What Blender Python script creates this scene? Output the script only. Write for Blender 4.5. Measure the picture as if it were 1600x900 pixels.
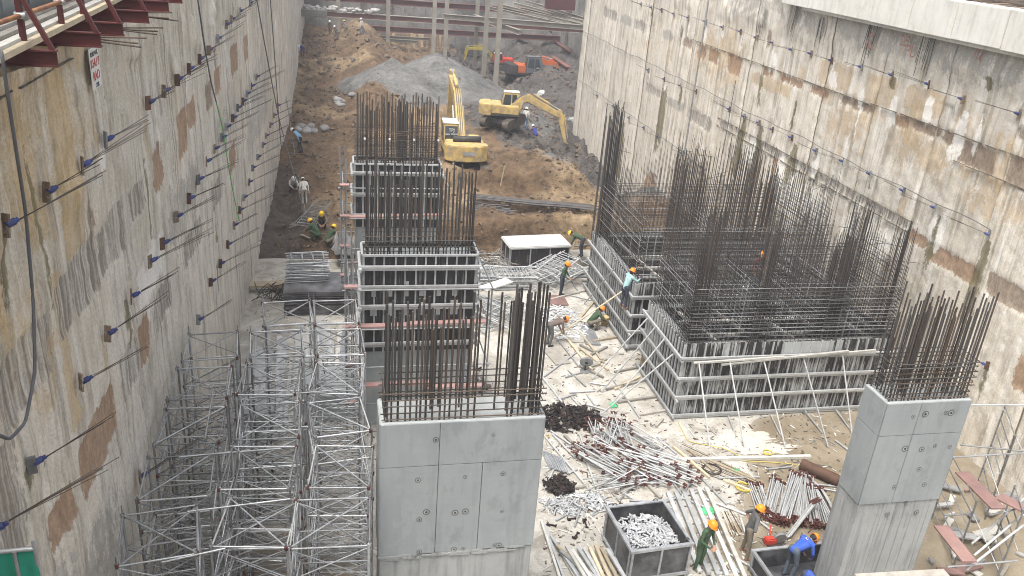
import bpy, bmesh, math, random
import numpy as np
from mathutils import Vector, Matrix, Quaternion
for o in list(bpy.data.objects): bpy.data.objects.remove(o)
random.seed(7); rng = np.random.default_rng(7)
R_ = random.uniform
SC = bpy.context.scene; COL = SC.collection

# ------------------------------------------------------------------ camera
H = 15.5; FPX = 1313.0
RM = np.array([[0.97766292, -0.01360533, 0.2097382], [-0.1970614, -0.40635419, 0.89221246], [0.07308915, -0.91361434, -0.39995851]])
cam = bpy.data.cameras.new('camera'); camo = bpy.data.objects.new('camera', cam); COL.objects.link(camo)
cam.sensor_width = 36; cam.lens = FPX/1600*36; cam.clip_start = .1; cam.clip_end = 1000
SC.cycles.filter_width = 1.0
cm = Matrix.Identity(4)
for i in range(3):
    cm[i][0] = RM[i, 0]; cm[i][1] = -RM[i, 1]; cm[i][2] = -RM[i, 2]
cm[2][3] = H; camo.matrix_world = cm; SC.camera = camo

# ------------------------------------------------------------------ sky, sun, exposure
SUN = Vector((-.25, -.28, .925)).normalized()
w = bpy.data.worlds.new('World'); SC.world = w; w.use_nodes = True
wn = w.node_tree; bg = wn.nodes['Background']
sky = wn.nodes.new('ShaderNodeTexSky'); sky.sky_type = 'NISHITA'; sky.sun_disc = False
sky.sun_elevation = math.asin(SUN.z); sky.sun_rotation = math.atan2(SUN.x, SUN.y)
sky.air_density = 1.0; sky.dust_density = 6.0; sky.ozone_density = 1.0
hs = wn.nodes.new('ShaderNodeHueSaturation'); hs.inputs['Saturation'].default_value = .42
wn.links.new(sky.outputs[0], hs.inputs['Color']); wn.links.new(hs.outputs[0], bg.inputs[0])
bg.inputs[1].default_value = .15
sl = bpy.data.lights.new('sun', 'SUN'); sl.energy = 1.35; sl.angle = math.radians(20); sl.color = (1, .99, .975)
so = bpy.data.objects.new('sun', sl); COL.objects.link(so); so.rotation_euler = SUN.to_track_quat('Z', 'Y').to_euler()
so.location = (0, 0, 60)
vs = SC.view_settings; vs.view_transform = 'Standard'; vs.look = 'None'; vs.gamma = 1; vs.use_curve_mapping = False
vs.exposure = 1.02

# ------------------------------------------------------------------ geometry of the survey: picture point -> place on a known plane
def ray(px, py): return RM @ np.array([px-800, py-450, FPX])
def G(px, py, z=0.0):
    r = ray(px, py); t = (z-H)/r[2]; return Vector((r[0]*t, r[1]*t, z))
def AY(px, py, y):
    r = ray(px, py); t = y/r[1]; return Vector((r[0]*t, y, H+r[2]*t))
def XL(y): return -4.05+.025*(np.minimum(y, 60)-11)
XR = 21.0
def WL(px, py, off=0.0):
    X = -3.8
    for i in range(8):
        r = ray(px, py); t = X/r[0]; y = r[1]*t; X = float(XL(y))+off
    return Vector((X, y, H+r[2]*t))
def WR(px, py, off=0.0):
    r = ray(px, py); t = (XR-off)/r[0]; return Vector((XR-off, r[1]*t, H+r[2]*t))

# ------------------------------------------------------------------ noise
def _h(ix, iy, s):
    n = (ix.astype(np.int64)*374761393 + iy.astype(np.int64)*668265263 + s*1274126177) & 0x7fffffff
    n = ((n ^ (n >> 13))*1103515245) & 0x7fffffff
    n = ((n ^ (n >> 16))*69069+s) & 0x7fffffff
    return (n & 0xffff)/65535.0
def vn(x, y, s=0):
    x = np.asarray(x, float); y = np.asarray(y, float)
    ix = np.floor(x); iy = np.floor(y); fx = x-ix; fy = y-iy
    fx = fx*fx*(3-2*fx); fy = fy*fy*(3-2*fy)
    a = _h(ix, iy, s); b = _h(ix+1, iy, s); c = _h(ix, iy+1, s); d = _h(ix+1, iy+1, s)
    return (a*(1-fx)+b*fx)*(1-fy)+(c*(1-fx)+d*fx)*fy-.5
def fbm(x, y, s=0, o=5, g=.5):
    t = 0; a = 1; f = 1
    for i in range(o):
        t = t+a*vn(np.asarray(x)*f+17.3*i, np.asarray(y)*f-9.1*i, s+i); a *= g; f *= 2.03
    return t
def ss(a, b, x):
    t = np.clip((x-a)/(b-a), 0, 1); return t*t*(3-2*t)

# ------------------------------------------------------------------ materials
MATS = {}
class NT:
    def __init__(s, name, rough=.8, metal=0.0):
        s.m = bpy.data.materials.new(name); s.m.use_nodes = True; s.t = s.m.node_tree
        s.b = s.t.nodes['Principled BSDF']; s.b.inputs['Roughness'].default_value = rough; s.b.inputs['Metallic'].default_value = metal
        s.b.inputs['Specular IOR Level'].default_value = .3
        s.geo = s.t.nodes.new('ShaderNodeNewGeometry'); s.pos = s.geo.outputs['Position']
        s.oi = s.t.nodes.new('ShaderNodeObjectInfo'); s.rnd = s.oi.outputs['Random']
        MATS[name] = s.m
    def l(s, a, b):
        if hasattr(a, 'is_output') or hasattr(a, 'links'): s.t.links.new(a, b)
        else: b.default_value = a if not isinstance(a, tuple) or len(a) != 3 or b.type != 'RGBA' else (*a, 1)
    def n(s, k): return s.t.nodes.new(k)
    def sc(s, v, xyz):
        n = s.n('ShaderNodeVectorMath'); n.operation = 'MULTIPLY'; s.l(v, n.inputs[0]); n.inputs[1].default_value = xyz; return n.outputs[0]
    def noise(s, xyz=(1, 1, 1), scale=1.0, detail=6.0, rough=.55, dist=0.0, v=None):
        n = s.n('ShaderNodeTexNoise'); s.l(s.sc(v or s.pos, xyz), n.inputs['Vector'])
        n.inputs['Scale'].default_value = scale; n.inputs['Detail'].default_value = detail
        n.inputs['Roughness'].default_value = rough; n.inputs['Distortion'].default_value = dist; return n.outputs[0]
    def ramp(s, f, pts):
        n = s.n('ShaderNodeValToRGB'); s.l(f, n.inputs[0]); e = n.color_ramp.elements
        while len(e) < len(pts): e.new(.5)
        for i, (p, c) in enumerate(pts):
            e[i].position = p; e[i].color = (c, c, c, 1) if not isinstance(c, tuple) else (*c, 1)
        return n.outputs[0]
    def mix(s, f, a, b, mode='MIX'):
        n = s.n('ShaderNodeMix'); n.data_type = 'RGBA'; n.blend_type = mode
        s.l(f, n.inputs[0]); s.l(a, n.inputs[6]); s.l(b, n.inputs[7]); return n.outputs[2]
    def math(s, op, a, b=0.0):
        n = s.n('ShaderNodeMath'); n.operation = op; s.l(a, n.inputs[0]); s.l(b, n.inputs[1]); n.use_clamp = False; return n.outputs[0]
    def col(s, c): s.l(c, s.b.inputs['Base Color'])
    def bump(s, h, st=.5, d=.05):
        n = s.n('ShaderNodeBump'); n.inputs['Strength'].default_value = st; n.inputs['Distance'].default_value = d
        s.l(h, n.inputs['Height']); s.l(n.outputs[0], s.b.inputs['Normal'])
    def sepz(s):
        n = s.n('ShaderNodeSeparateXYZ'); s.l(s.pos, n.inputs[0]); return n.outputs
def simple(name, c, rough=.7, metal=0.0, dirt=(.25, .2, .15), amt=.35, scale=3.0, bump=.15, rv=.25):
    s = NT(name, rough, metal)
    f = s.noise(scale=scale, detail=8, rough=.65)
    a = s.mix(s.ramp(f, [(.42, 0.0), (.68, amt)]), c, dirt)
    k = s.ramp(s.rnd, [(0, 1-rv), (1, 1.0+rv*.4)])
    s.col(s.mix(1.0, a, k, 'MULTIPLY'))
    if bump: s.bump(s.noise(scale=scale*9, detail=4), bump, .02)
    return s
simple('rebar', (.082, .078, .074), .7, .2, (.10, .082, .066), .6, 4, .3, .5)
simple('rebar_rust', (.115, .086, .064), .8, .1, (.06, .048, .042), .7, 4, .3, .5)
simple('galv', (.47, .485, .495), .42, .5, (.24, .24, .235), .7, 5, .1, .3)
simple('galv_white', (.49, .50, .495), .5, .25, (.30, .295, .28), .6, 5, .1, .25)
simple('galv_dull', (.29, .30, .305), .55, .3, (.15, .14, .13), .7, 5, .1, .4)
simple('red_steel', (.115, .042, .034), .6, .1, (.10, .05, .04), .7, 5, .1, .3)
simple('maroon', (.11, .030, .028), .5, .15, (.07, .035, .03), .6, 2, .1, .15)
simple('orange_pipe', (.40, .20, .09), .55, .2, (.13, .05, .045), 1.0, 2.2, .1, .1)
simple('pink_board', (.36, .235, .215), .75, 0, (.36, .16, .14), .6, 3, .1, .3)
simple('red_board', (.27, .165, .145), .8, 0, (.17, .11, .10), .7, 3, .1, .3)
simple('timber', (.52, .44, .31), .85, 0, (.33, .27, .19), .7, 4, .2, .45)
simple('grey_timber', (.33, .31, .27), .85, 0, (.20, .18, .15), .7, 4, .2, .45)
simple('white_timber', (.50, .49, .45), .85, 0, (.36, .34, .29), .7, 4, .2, .3)
simple('black_iron', (.035, .032, .031), .55, .3, (.09, .05, .035), .6, 6, .2, .6)
simple('steel_rust', (.16, .09, .06), .75, .2, (.09, .055, .04), .8, 3, .2, .3)
simple('h_beam', (.20, .085, .07), .7, .1, (.14, .09, .075), .7, 1.5, .1, .3)
simple('post_steel', (.34, .32, .27), .7, .15, (.23, .19, .14), .7, .8, .1, .25)
simple('blue_cap', (.04, .058, .20), .5, 0, (.08, .085, .14), .6, 8, .05, .3)
simple('strand', (.085, .078, .072), .55, .4, (.12, .08, .05), .7, 6, .1, .4)
simple('yellow', (.56, .40, .14), .6, .0, (.27, .22, .16), 1.0, 2.6, .15, .08)
simple('yellow_dull', (.42, .33, .06), .6, .0, (.22, .17, .08), .75, 2.0, .05, .08)
simple('orange_paint', (.55, .13, .035), .5, 0, (.30, .12, .06), .5, 2.5, .05, .05)
simple('spray_red', (.36, .13, .11), .9, 0, (.5, .42, .35), .9, 5, .05, .05)
simple('red_paint', (.50, .05, .03), .5, 0, (.25, .06, .04), .5, 2.5, .05, .05)
simple('dark_steel', (.05, .05, .052), .6, .3, (.12, .10, .08), .8, 2.5, .1, .2)
simple('skip_steel', (.045, .045, .048), .45, .3, (.20, .20, .20), .8, 1.6, .15, .1)
simple('tube_white', (.52, .53, .53), .4, .25, (.42, .42, .41), .6, 6, .05, .25)
simple('track', (.075, .065, .055), .8, .2, (.16, .13, .10), .9, 3, .3, .2)
simple('sheet_metal', (.30, .34, .35), .35, .5, (.42, .45, .45), .6, 1.2, .1, .15)
simple('cab_grey', (.14, .15, .16), .5, .1, (.22, .20, .18), .5, 2, .05, .1)
simple('white_paint', (.78, .78, .75), .6, 0, (.55, .52, .46), .5, 2, .05, .08)
simple('lid_paint', (.52, .52, .50), .6, 0, (.38, .36, .33), .8, 1.5, .1, .05)
simple('plastic_sack', (.30, .30, .295), .6, 0, (.24, .22, .19), .8, 4, .4, .3)
simple('green_net', (.02, .26, .17), .8, 0, (.03, .16, .12), .5, 9, .2, .1)
simple('green_rag', (.10, .50, .22), .8, 0, (.08, .30, .15), .5, 9, .2, .1)
simple('green_hose', (.16, .50, .12), .6, 0, (.1, .3, .1), .4, 5, .0, .1)
simple('yellow_hose', (.62, .50, .10), .6, 0, (.4, .32, .1), .4, 5, .0, .1)
simple('cable', (.10, .105, .115), .6, 0, (.18, .17, .16), .6, 3, .05, .2)
simple('rope', (.33, .31, .26), .8, 0, (.2, .18, .15), .6, 3, .05, .2)
simple('skin', (.34, .185, .12), .6, 0, (.26, .13, .08), .4, 12, .0, .15)
simple('hard_orange', (.90, .27, .025), .35, 0, (.75, .20, .02), .3, 12, .0, .08)
simple('hard_yellow', (.85, .55, .03), .35, 0, (.7, .42, .03), .3, 12, .0, .08)
simple('hard_white', (.80, .80, .77), .35, 0, (.65, .63, .58), .3, 12, .0, .08)
for nm, c in dict(cl_green=(.045, .085, .04), cl_grey=(.10, .10, .095), cl_blue=(.03, .09, .42), cl_teal=(.36, .56, .55), cl_light=(.55, .53, .48),
                  cl_sky=(.20, .38, .58), cl_khaki=(.17, .145, .105), cl_navy=(.035, .04, .06), cl_jeans=(.12, .19, .28), cl_denim=(.075, .095, .12), cl_brown=(.14, .10, .08),
                  cl_maroon=(.16, .035, .035), cl_boot=(.03, .027, .025), hair=(.012, .01, .01), cl_royal=(.03, .04, .25)).items():
    simple(nm, c, .9, 0, tuple(k*.55+.075 for k in c), .75, 7, .5, .06)
# glass
s = NT('glass', .08); s.col((.035, .045, .05)); s.b.inputs['Specular IOR Level'].default_value = .7
# smooth column concrete
def concrete(name, c, c2, streak=.25):
    s = NT(name, .8); f = s.noise(scale=.55, detail=9, rough=.62)
    a = s.mix(s.ramp(f, [(.35, 0.0), (.65, 1.0)]), c, c2)
    st = s.noise((2.5, 2.5, .22), 2, 8, .6); a = s.mix(s.ramp(st, [(.5, 0.0), (.72, streak)]), a, tuple(k*.55 for k in c))
    sp = s.noise(scale=26, detail=3); a = s.mix(s.ramp(sp, [(.66, 0.0), (.74, .45)]), a, tuple(k*.6 for k in c))
    hz = s.noise((.35, .35, 5), 2.2, 5, .6); a = s.mix(s.ramp(hz, [(.55, 0.0), (.75, .22)]), a, tuple(min(1, k*1.35) for k in c))
    bl = s.noise((1, 1, .6), 1.7, 12, .72); a = s.mix(s.ramp(bl, [(.54, 0.0), (.62, .45)]), a, tuple(k*.72 for k in c)); a = s.mix(s.ramp(bl, [(.36, .4), (.42, 0.0)]), a, tuple(min(1, k*1.25) for k in c))
    s.col(a); s.bump(s.math('ADD', s.noise(scale=34, detail=5), bl), .2, .02); return s
concrete('column_concrete', (.255, .275, .276), (.30, .32, .318), .3)
concrete('column_rough', (.27, .28, .27), (.35, .355, .34), .9)
concrete('cap_concrete', (.66, .635, .56), (.76, .74, .68), .4)
concrete('fresh_concrete', (.40, .42, .41), (.34, .35, .34), .25)
concrete('groove', (.10, .105, .105), (.14, .14, .135), .3)
# film-faced plywood with run-down cement slurry
s = NT('ply', .55); z = s.noise((11, 11, .55), 1.6, 9, .7); z2 = s.noise(scale=.9, detail=4)
f = s.math('ADD', z, s.math('MULTIPLY', s.math('SUBTRACT', z2, .5), .55))
a = s.mix(s.ramp(f, [(.50, 0.0), (.58, .8), (.8, 1.0)]), (.030, .027, .026), (.42, .42, .40)); s.col(a); s.bump(z, .2, .02)
s = NT('ply_clean', .5); z = s.noise((8, 8, .8), 1.6, 8, .7)
s.col(s.mix(s.ramp(z, [(.55, 0.0), (.75, .6)]), (.028, .026, .026), (.30, .30, .29))); s.bump(z, .15, .02)
s = NT('plate', .38, .35); z = s.noise(scale=1.3, detail=7); s.col(s.mix(s.ramp(z, [(.4, 0.0), (.7, 1.0)]), (.10, .095, .095), (.26, .26, .27)))
# diaphragm walls
def wallmat(name, cA, cB, ochre, white, dark, moss, oc, wh, dk, graylow=None, zone=None):
    s = NT(name, .92); k = lambda c, f: tuple(min(1, q*f) for q in c); xyz = s.sepz(); z = xyz[2]; y = xyz[1]
    big = s.noise((1, .5, .5), 1.0, 8, .62); mot = s.noise((1, 1, .7), 1.1, 11, .68); a = s.mix(s.ramp(mot, [(.38, 0.0), (.62, 1.0)]), cA, cB)
    if graylow:
        g = s.math('ADD', s.math('SUBTRACT', 1.0, s.math('DIVIDE', z, 11.0)), s.math('MULTIPLY', s.math('SUBTRACT', big, .5), 2.2))
        a = s.mix(s.ramp(g, [(.0, 0.0), (.35, .9)]), a, s.mix(s.ramp(mot, [(.40, 0.0), (.60, 1.0)]), graylow, k(graylow, 1.22)))
    band = s.noise((0, .9, 0), 1.0, 3, .5); lines = s.noise((0, 3.2, .012), 1.0, 5, .6); fine = s.noise((0, 11, .03), 1.0, 4, .6)
    zn = s.math('ADD', zone(s, y, z), s.math('MULTIPLY', s.math('SUBTRACT', big, .5), 2.4)) if zone else big
    a = s.mix(s.math('MULTIPLY', s.ramp(zn, [(.42, 0.0), (.62, 1.0)]), s.ramp(s.math('ADD', s.math('MULTIPLY', band, .6), s.math('MULTIPLY', mot, .4)), [(.42, .10), (.56, oc)])), a, ochre)
    m1 = s.ramp(s.noise((0, .9, .55), 1.0, 9, .66), [(.44, 0.0), (.60, 1.0)]); m2 = s.ramp(s.noise((0, 1.1, .5), 1.2, 9, .66, 0, s.sc(s.pos, (1, 1.11, 1.27))), [(.46, 0.0), (.60, 1.0)])
    a = s.mix(s.ramp(lines, [(.52, 0.0), (.66, dk*.45)]), a, k(dark, 1.5)); a = s.mix(s.ramp(lines, [(.34, wh*.5), (.46, 0.0)]), a, white); a = s.mix(s.ramp(fine, [(.58, 0.0), (.68, dk*.4)]), a, k(dark, 1.3))
    a = s.mix(s.math('MULTIPLY', m1, s.ramp(lines, [(.48, 0.0), (.58, dk)])), a, dark)
    a = s.mix(s.math('MULTIPLY', m2, s.ramp(lines, [(.36, wh), (.48, 0.0)])), a, white)
    a = s.mix(s.math('MULTIPLY', m2, s.ramp(band, [(.54, 0.0), (.64, .55)])), a, moss)
    a = s.mix(s.math('MULTIPLY', m1, s.ramp(fine, [(.56, 0.0), (.66, dk*.8)])), a, k(dark, .8)); a = s.mix(s.math('MULTIPLY', m2, s.ramp(fine, [(.34, wh*.8), (.43, 0.0)])), a, white)
    sc1 = s.noise((1, 1.3, .8), 1.5, 12, .72); a = s.mix(s.ramp(sc1, [(.585, 0.0), (.605, .34)]), a, white); a = s.mix(s.ramp(sc1, [(.375, .34), (.40, 0.0)]), a, k(cA, .68))
    ch = s.noise((1, 1.6, .6), 5.5, 9, .76); a = s.mix(s.ramp(ch, [(.62, 0.0), (.65, .6)]), a, white); a = s.mix(s.ramp(ch, [(.34, .75), (.37, 0.0)]), a, k(dark, .6))
    fi = s.noise((1, 1, 1), 19, 7, .72)
    if graylow or zone:
        A = s.n('ShaderNodeAttribute'); A.attribute_name = 'stain_a'; B = s.n('ShaderNodeAttribute'); B.attribute_name = 'stain_b'; sa = s.n('ShaderNodeSeparateColor'); sb = s.n('ShaderNodeSeparateColor'); s.l(A.outputs['Color'], sa.inputs[0]); s.l(B.outputs['Color'], sb.inputs[0])
        jit = s.math('ADD', s.math('MULTIPLY', s.math('SUBTRACT', ch, .5), 2.2), s.math('MULTIPLY', s.math('SUBTRACT', sc1, .5), 2.6))
        def lay(a, mk, c1, c2, amt, tx):
            f = s.ramp(s.math('ADD', mk, s.math('MULTIPLY', jit, s.ramp(mk, [(0, 0.0), (.15, 1.0)]))), [(.36, 0.0), (.58, amt)]); return s.mix(f, a, s.mix(s.ramp(tx, [(.42, 0.0), (.58, 1.0)]), c1, c2))
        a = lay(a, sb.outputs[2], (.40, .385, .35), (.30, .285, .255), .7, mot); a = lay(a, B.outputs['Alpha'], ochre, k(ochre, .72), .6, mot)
        a = lay(a, sa.outputs[0], (.40, .26, .155), (.27, .165, .10), .85, ch); a = lay(a, sa.outputs[1], (.21, .15, .105), (.34, .265, .195), .88, ch)
        a = lay(a, sb.outputs[1], (.60, .565, .50), (.19, .165, .135), .8, s.math('ADD', s.math('MULTIPLY', fine, .75), s.math('MULTIPLY', ch, .3))); a = lay(a, sb.outputs[0], (.22, .19, .10), (.11, .095, .05), .85, lines); a = lay(a, sa.outputs[2], white, k(white, 1.12), .9, mot)
    a = s.mix(1.0, a, s.ramp(fi, [(.3, .72), (.5, 1.0), (.72, 1.18)]), 'MULTIPLY')
    a = s.mix(1.0, a, s.ramp(s.rnd, [(0, .90), (1, 1.05)]), 'MULTIPLY'); s.col(a)
    h = s.math('ADD', s.math('MULTIPLY', sc1, 1.0), s.math('ADD', s.math('MULTIPLY', ch, .8), s.math('ADD', s.math('MULTIPLY', fi, .35), s.math('MULTIPLY', lines, .3))))
    s.bump(h, .45, .05); return s
def zone_left(s, y, z): return s.math('ADD', s.math('DIVIDE', s.math('SUBTRACT', 16.0, y), 10.0), s.math('DIVIDE', s.math('SUBTRACT', z, 10.0), 6.0))
def zone_right(s, y, z): return s.math('SUBTRACT', .75, s.math('ADD', s.math('DIVIDE', s.math('ABSOLUTE', s.math('SUBTRACT', z, 9.6)), 3.2), s.math('DIVIDE', s.math('SUBTRACT', y, 20.0), 70.0)))
wallmat('wall_left', (.63, .575, .475), (.55, .50, .41), (.54, .385, .19), (.74, .71, .65), (.22, .19, .15), (.25, .23, .155), .8, .7, .65, (.595, .55, .475), zone_left)
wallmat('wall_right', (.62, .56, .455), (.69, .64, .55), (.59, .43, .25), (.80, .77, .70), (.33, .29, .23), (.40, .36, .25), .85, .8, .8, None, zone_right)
wallmat('wall_far', (.20, .197, .185), (.27, .263, .243), (.22, .19, .15), (.42, .41, .385), (.08, .077, .07), (.17, .16, .12), .5, .4, .9)
def patchmat(name, a_, b_, c_, st=(0, 7, 1.6)):
    s = NT(name, .9); n1 = s.noise((1, 1, 1), 1.5, 12, .74, .4); n2 = s.noise(st, 1.2, 10, .75); n3 = s.noise((1, 1, 1), 7, 8, .75, .4)
    a = s.mix(s.ramp(n1, [(.40, 0.0), (.60, 1.0)]), a_, b_); a = s.mix(s.ramp(n2, [(.52, 0.0), (.64, .8)]), a, c_); a = s.mix(s.ramp(n3, [(.56, 0.0), (.62, .75)]), a, c_)
    a = s.mix(s.ramp(n3, [(.36, .7), (.42, 0.0)]), a, tuple(q*.5 for q in b_)); s.col(a); s.bump(s.math('ADD', n1, n3), .9, .08)
patchmat('patch_rust', (.34, .205, .115), (.26, .155, .09), (.50, .41, .30))
patchmat('patch_brown', (.20, .145, .10), (.28, .21, .15), (.48, .42, .34))
patchmat('patch_tan', (.55, .40, .24), (.48, .37, .25), (.66, .58, .46))
patchmat('patch_ribbed', (.50, .47, .42), (.36, .335, .29), (.11, .095, .075), (0, 14, .5))
patchmat('patch_white', (.78, .76, .71), (.68, .65, .58), (.58, .53, .45))
patchmat('patch_cement', (.62, .59, .52), (.55, .51, .44), (.45, .40, .32))
patchmat('patch_moss', (.155, .135, .065), (.095, .085, .05), (.30, .27, .18))
patchmat('patch_dark', (.09, .08, .065), (.15, .13, .10), (.25, .22, .18))
patchmat('patch_grey', (.42, .41, .39), (.36, .35, .33), (.26, .25, .23))
# slab
s = NT('slab', .85); at = s.n('ShaderNodeAttribute'); at.attribute_name = 'wet'
n1 = s.noise(scale=.45, detail=9, rough=.65); n2 = s.noise(scale=3.3, detail=8, rough=.7); n3 = s.noise(scale=14, detail=6, rough=.7)
n4 = s.noise(scale=.16, detail=6, rough=.6); n5 = s.noise(scale=1.1, detail=10, rough=.72, dist=.6)
a = s.mix(s.ramp(n1, [(.38, 0.0), (.62, 1.0)]), (.44, .415, .365), (.32, .305, .27)); a = s.mix(s.ramp(n5, [(.53, 0.0), (.57, .65)]), a, (.55, .525, .465)); a = s.mix(s.ramp(n5, [(.41, .8), (.46, 0.0)]), a, (.265, .24, .195))
a = s.mix(s.ramp(n4, [(.5, 0.0), (.62, .5)]), a, (.38, .35, .30)); a = s.mix(s.ramp(n3, [(.57, 0.0), (.64, .7)]), a, (.30, .26, .20)); a = s.mix(s.ramp(n3, [(.36, .5), (.42, 0.0)]), a, (.62, .60, .54))
wv = s.math('ADD', at.outputs['Fac'], s.math('MULTIPLY', s.math('SUBTRACT', n5, .5), 1.5)); wt = s.ramp(wv, [(.42, 0.0), (.50, .85), (.8, 1.0)])
wc = s.mix(s.ramp(n5, [(.42, 0.0), (.58, 1.0)]), (.20, .165, .115), (.265, .225, .165)); wc = s.mix(s.ramp(n3, [(.5, 0.0), (.66, .5)]), wc, (.16, .125, .085)); a = s.mix(wt, a, wc); s.col(a)
s.l(s.ramp(wt, [(0, .92), (1, .28)]), s.b.inputs['Roughness']); s.bump(s.math('MULTIPLY', s.math('ADD', n3, n5), s.math('SUBTRACT', 1.02, wt)), .6, .05)
# earth
s = NT('earth', .95); at = s.n('ShaderNodeAttribute'); at.attribute_name = 'soil'
n1 = s.noise(scale=.5, detail=10, rough=.7); n2 = s.noise(scale=2.6, detail=9, rough=.75)
k = s.ramp(s.math('ADD', s.math('MULTIPLY', n1, .5), s.math('MULTIPLY', n2, .5)), [(.38, .35), (.5, .95), (.62, 1.55)])
s.col(s.mix(1.0, at.outputs['Color'], k, 'MULTIPLY')); s.bump(s.math('ADD', n1, n2), .9, .25)
s = NT('clod', .95); at2 = s.noise(scale=.35, detail=3)
s.col(s.mix(1.0, s.mix(s.ramp(at2, [(.4, 0.0), (.6, 1.0)]), (.115, .095, .075), (.14, .10, .065)), s.ramp(s.noise(scale=5), [(.3, .75), (.7, 1.5)]), 'MULTIPLY'))

# ------------------------------------------------------------------ builders
WMX = {}
def add(name, data, parent=None, M=None, label=None, cat=None, group=None, kind=None):
    o = bpy.data.objects.new(name, data); COL.objects.link(o); M = M or Matrix.Identity(4)
    if parent is not None:
        o.parent = parent; o.matrix_parent_inverse = WMX[parent.name].inverted()
    o.matrix_basis = M; WMX[o.name] = M
    if label: o['label'] = label
    if cat: o['category'] = cat
    if group: o['group'] = group
    if kind: o['kind'] = kind
    return o
def thing(name, label, cat, loc=(0, 0, 0), group=None): return add(name, None, None, Matrix.Translation(Vector(loc)), label, cat, group)
def mk_mesh(name, vs, fs, mat, smooth=False):
    m = bpy.data.meshes.new(name); m.from_pydata([tuple(v) for v in vs], [], fs); 
    if mat: m.materials.append(MATS[mat])
    if smooth: m.shade_smooth()
    m.update(); return m
def cyl_data(n, caps=True):
    v = []; f = []
    for k in range(n):
        a = 2*math.pi*k/n; v += [(math.cos(a), math.sin(a), 0), (math.cos(a), math.sin(a), 1)]
    for k in range(n): j = (k+1) % n; f.append((2*k, 2*j, 2*j+1, 2*k+1))
    if caps: f.append(tuple(2*k for k in reversed(range(n)))); f.append(tuple(2*k+1 for k in range(n)))
    return v, f
BV = [(x, y, z) for x in (-.5, .5) for y in (-.5, .5) for z in (-.5, .5)]
BF = [(0, 1, 3, 2), (4, 6, 7, 5), (0, 4, 5, 1), (2, 3, 7, 6), (0, 2, 6, 4), (1, 5, 7, 3)]
CACHE = {}
def unit(kind, mat):
    k = (kind, mat)
    if k not in CACHE:
        if kind == 'box': v, f = BV, BF
        else: v, f = cyl_data(int(kind[3:]))
        CACHE[k] = mk_mesh(mat+'_'+kind, v, f, mat)
        if kind != 'box':
            for p in CACHE[k].polygons: p.use_smooth = len(p.vertices) == 4
    return CACHE[k]
def mat_pq(p, q, rx, ry=None, roll=0.0, mid=False):
    p = Vector(p); q = Vector(q); d = q-p; L = d.length or 1e-6
    if abs(d.z)/L > .999: rot = Quaternion((0, 0, 1), roll).to_matrix() if d.z > 0 else Matrix.Rotation(math.pi, 3, 'X')
    else:
        zc = d/L; xc = Vector((0, 0, 1)).cross(zc).normalized(); yc = zc.cross(xc)      # xc level, yc upward
        rot = Matrix((xc, yc, zc)).transposed() @ Matrix.Rotation(roll, 3, 'Z')
    m = rot.to_4x4() @ Matrix.Diagonal((rx, ry or rx, L, 1)); m.translation = (p+q)/2 if mid else p; return m
def tube(name, p, q, r, mat, parent=None, n=6, **k): return add(name, unit('cyl%d' % n, mat), parent, mat_pq(p, q, r), **k)
def bar(name, p, q, w_, h_, mat, parent=None, roll=0.0, **k): return add(name, unit('box', mat), parent, mat_pq(p, q, w_, h_, roll, True), **k)
def box(name, c, size, mat, parent=None, rz=0.0, rot=None, **k):
    m = Matrix.Translation(Vector(c)) @ (rot.to_4x4() if rot else Matrix.Rotation(rz, 4, 'Z')) @ Matrix.Diagonal((*size, 1)); return add(name, unit('box', mat), parent, m, **k)
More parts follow.
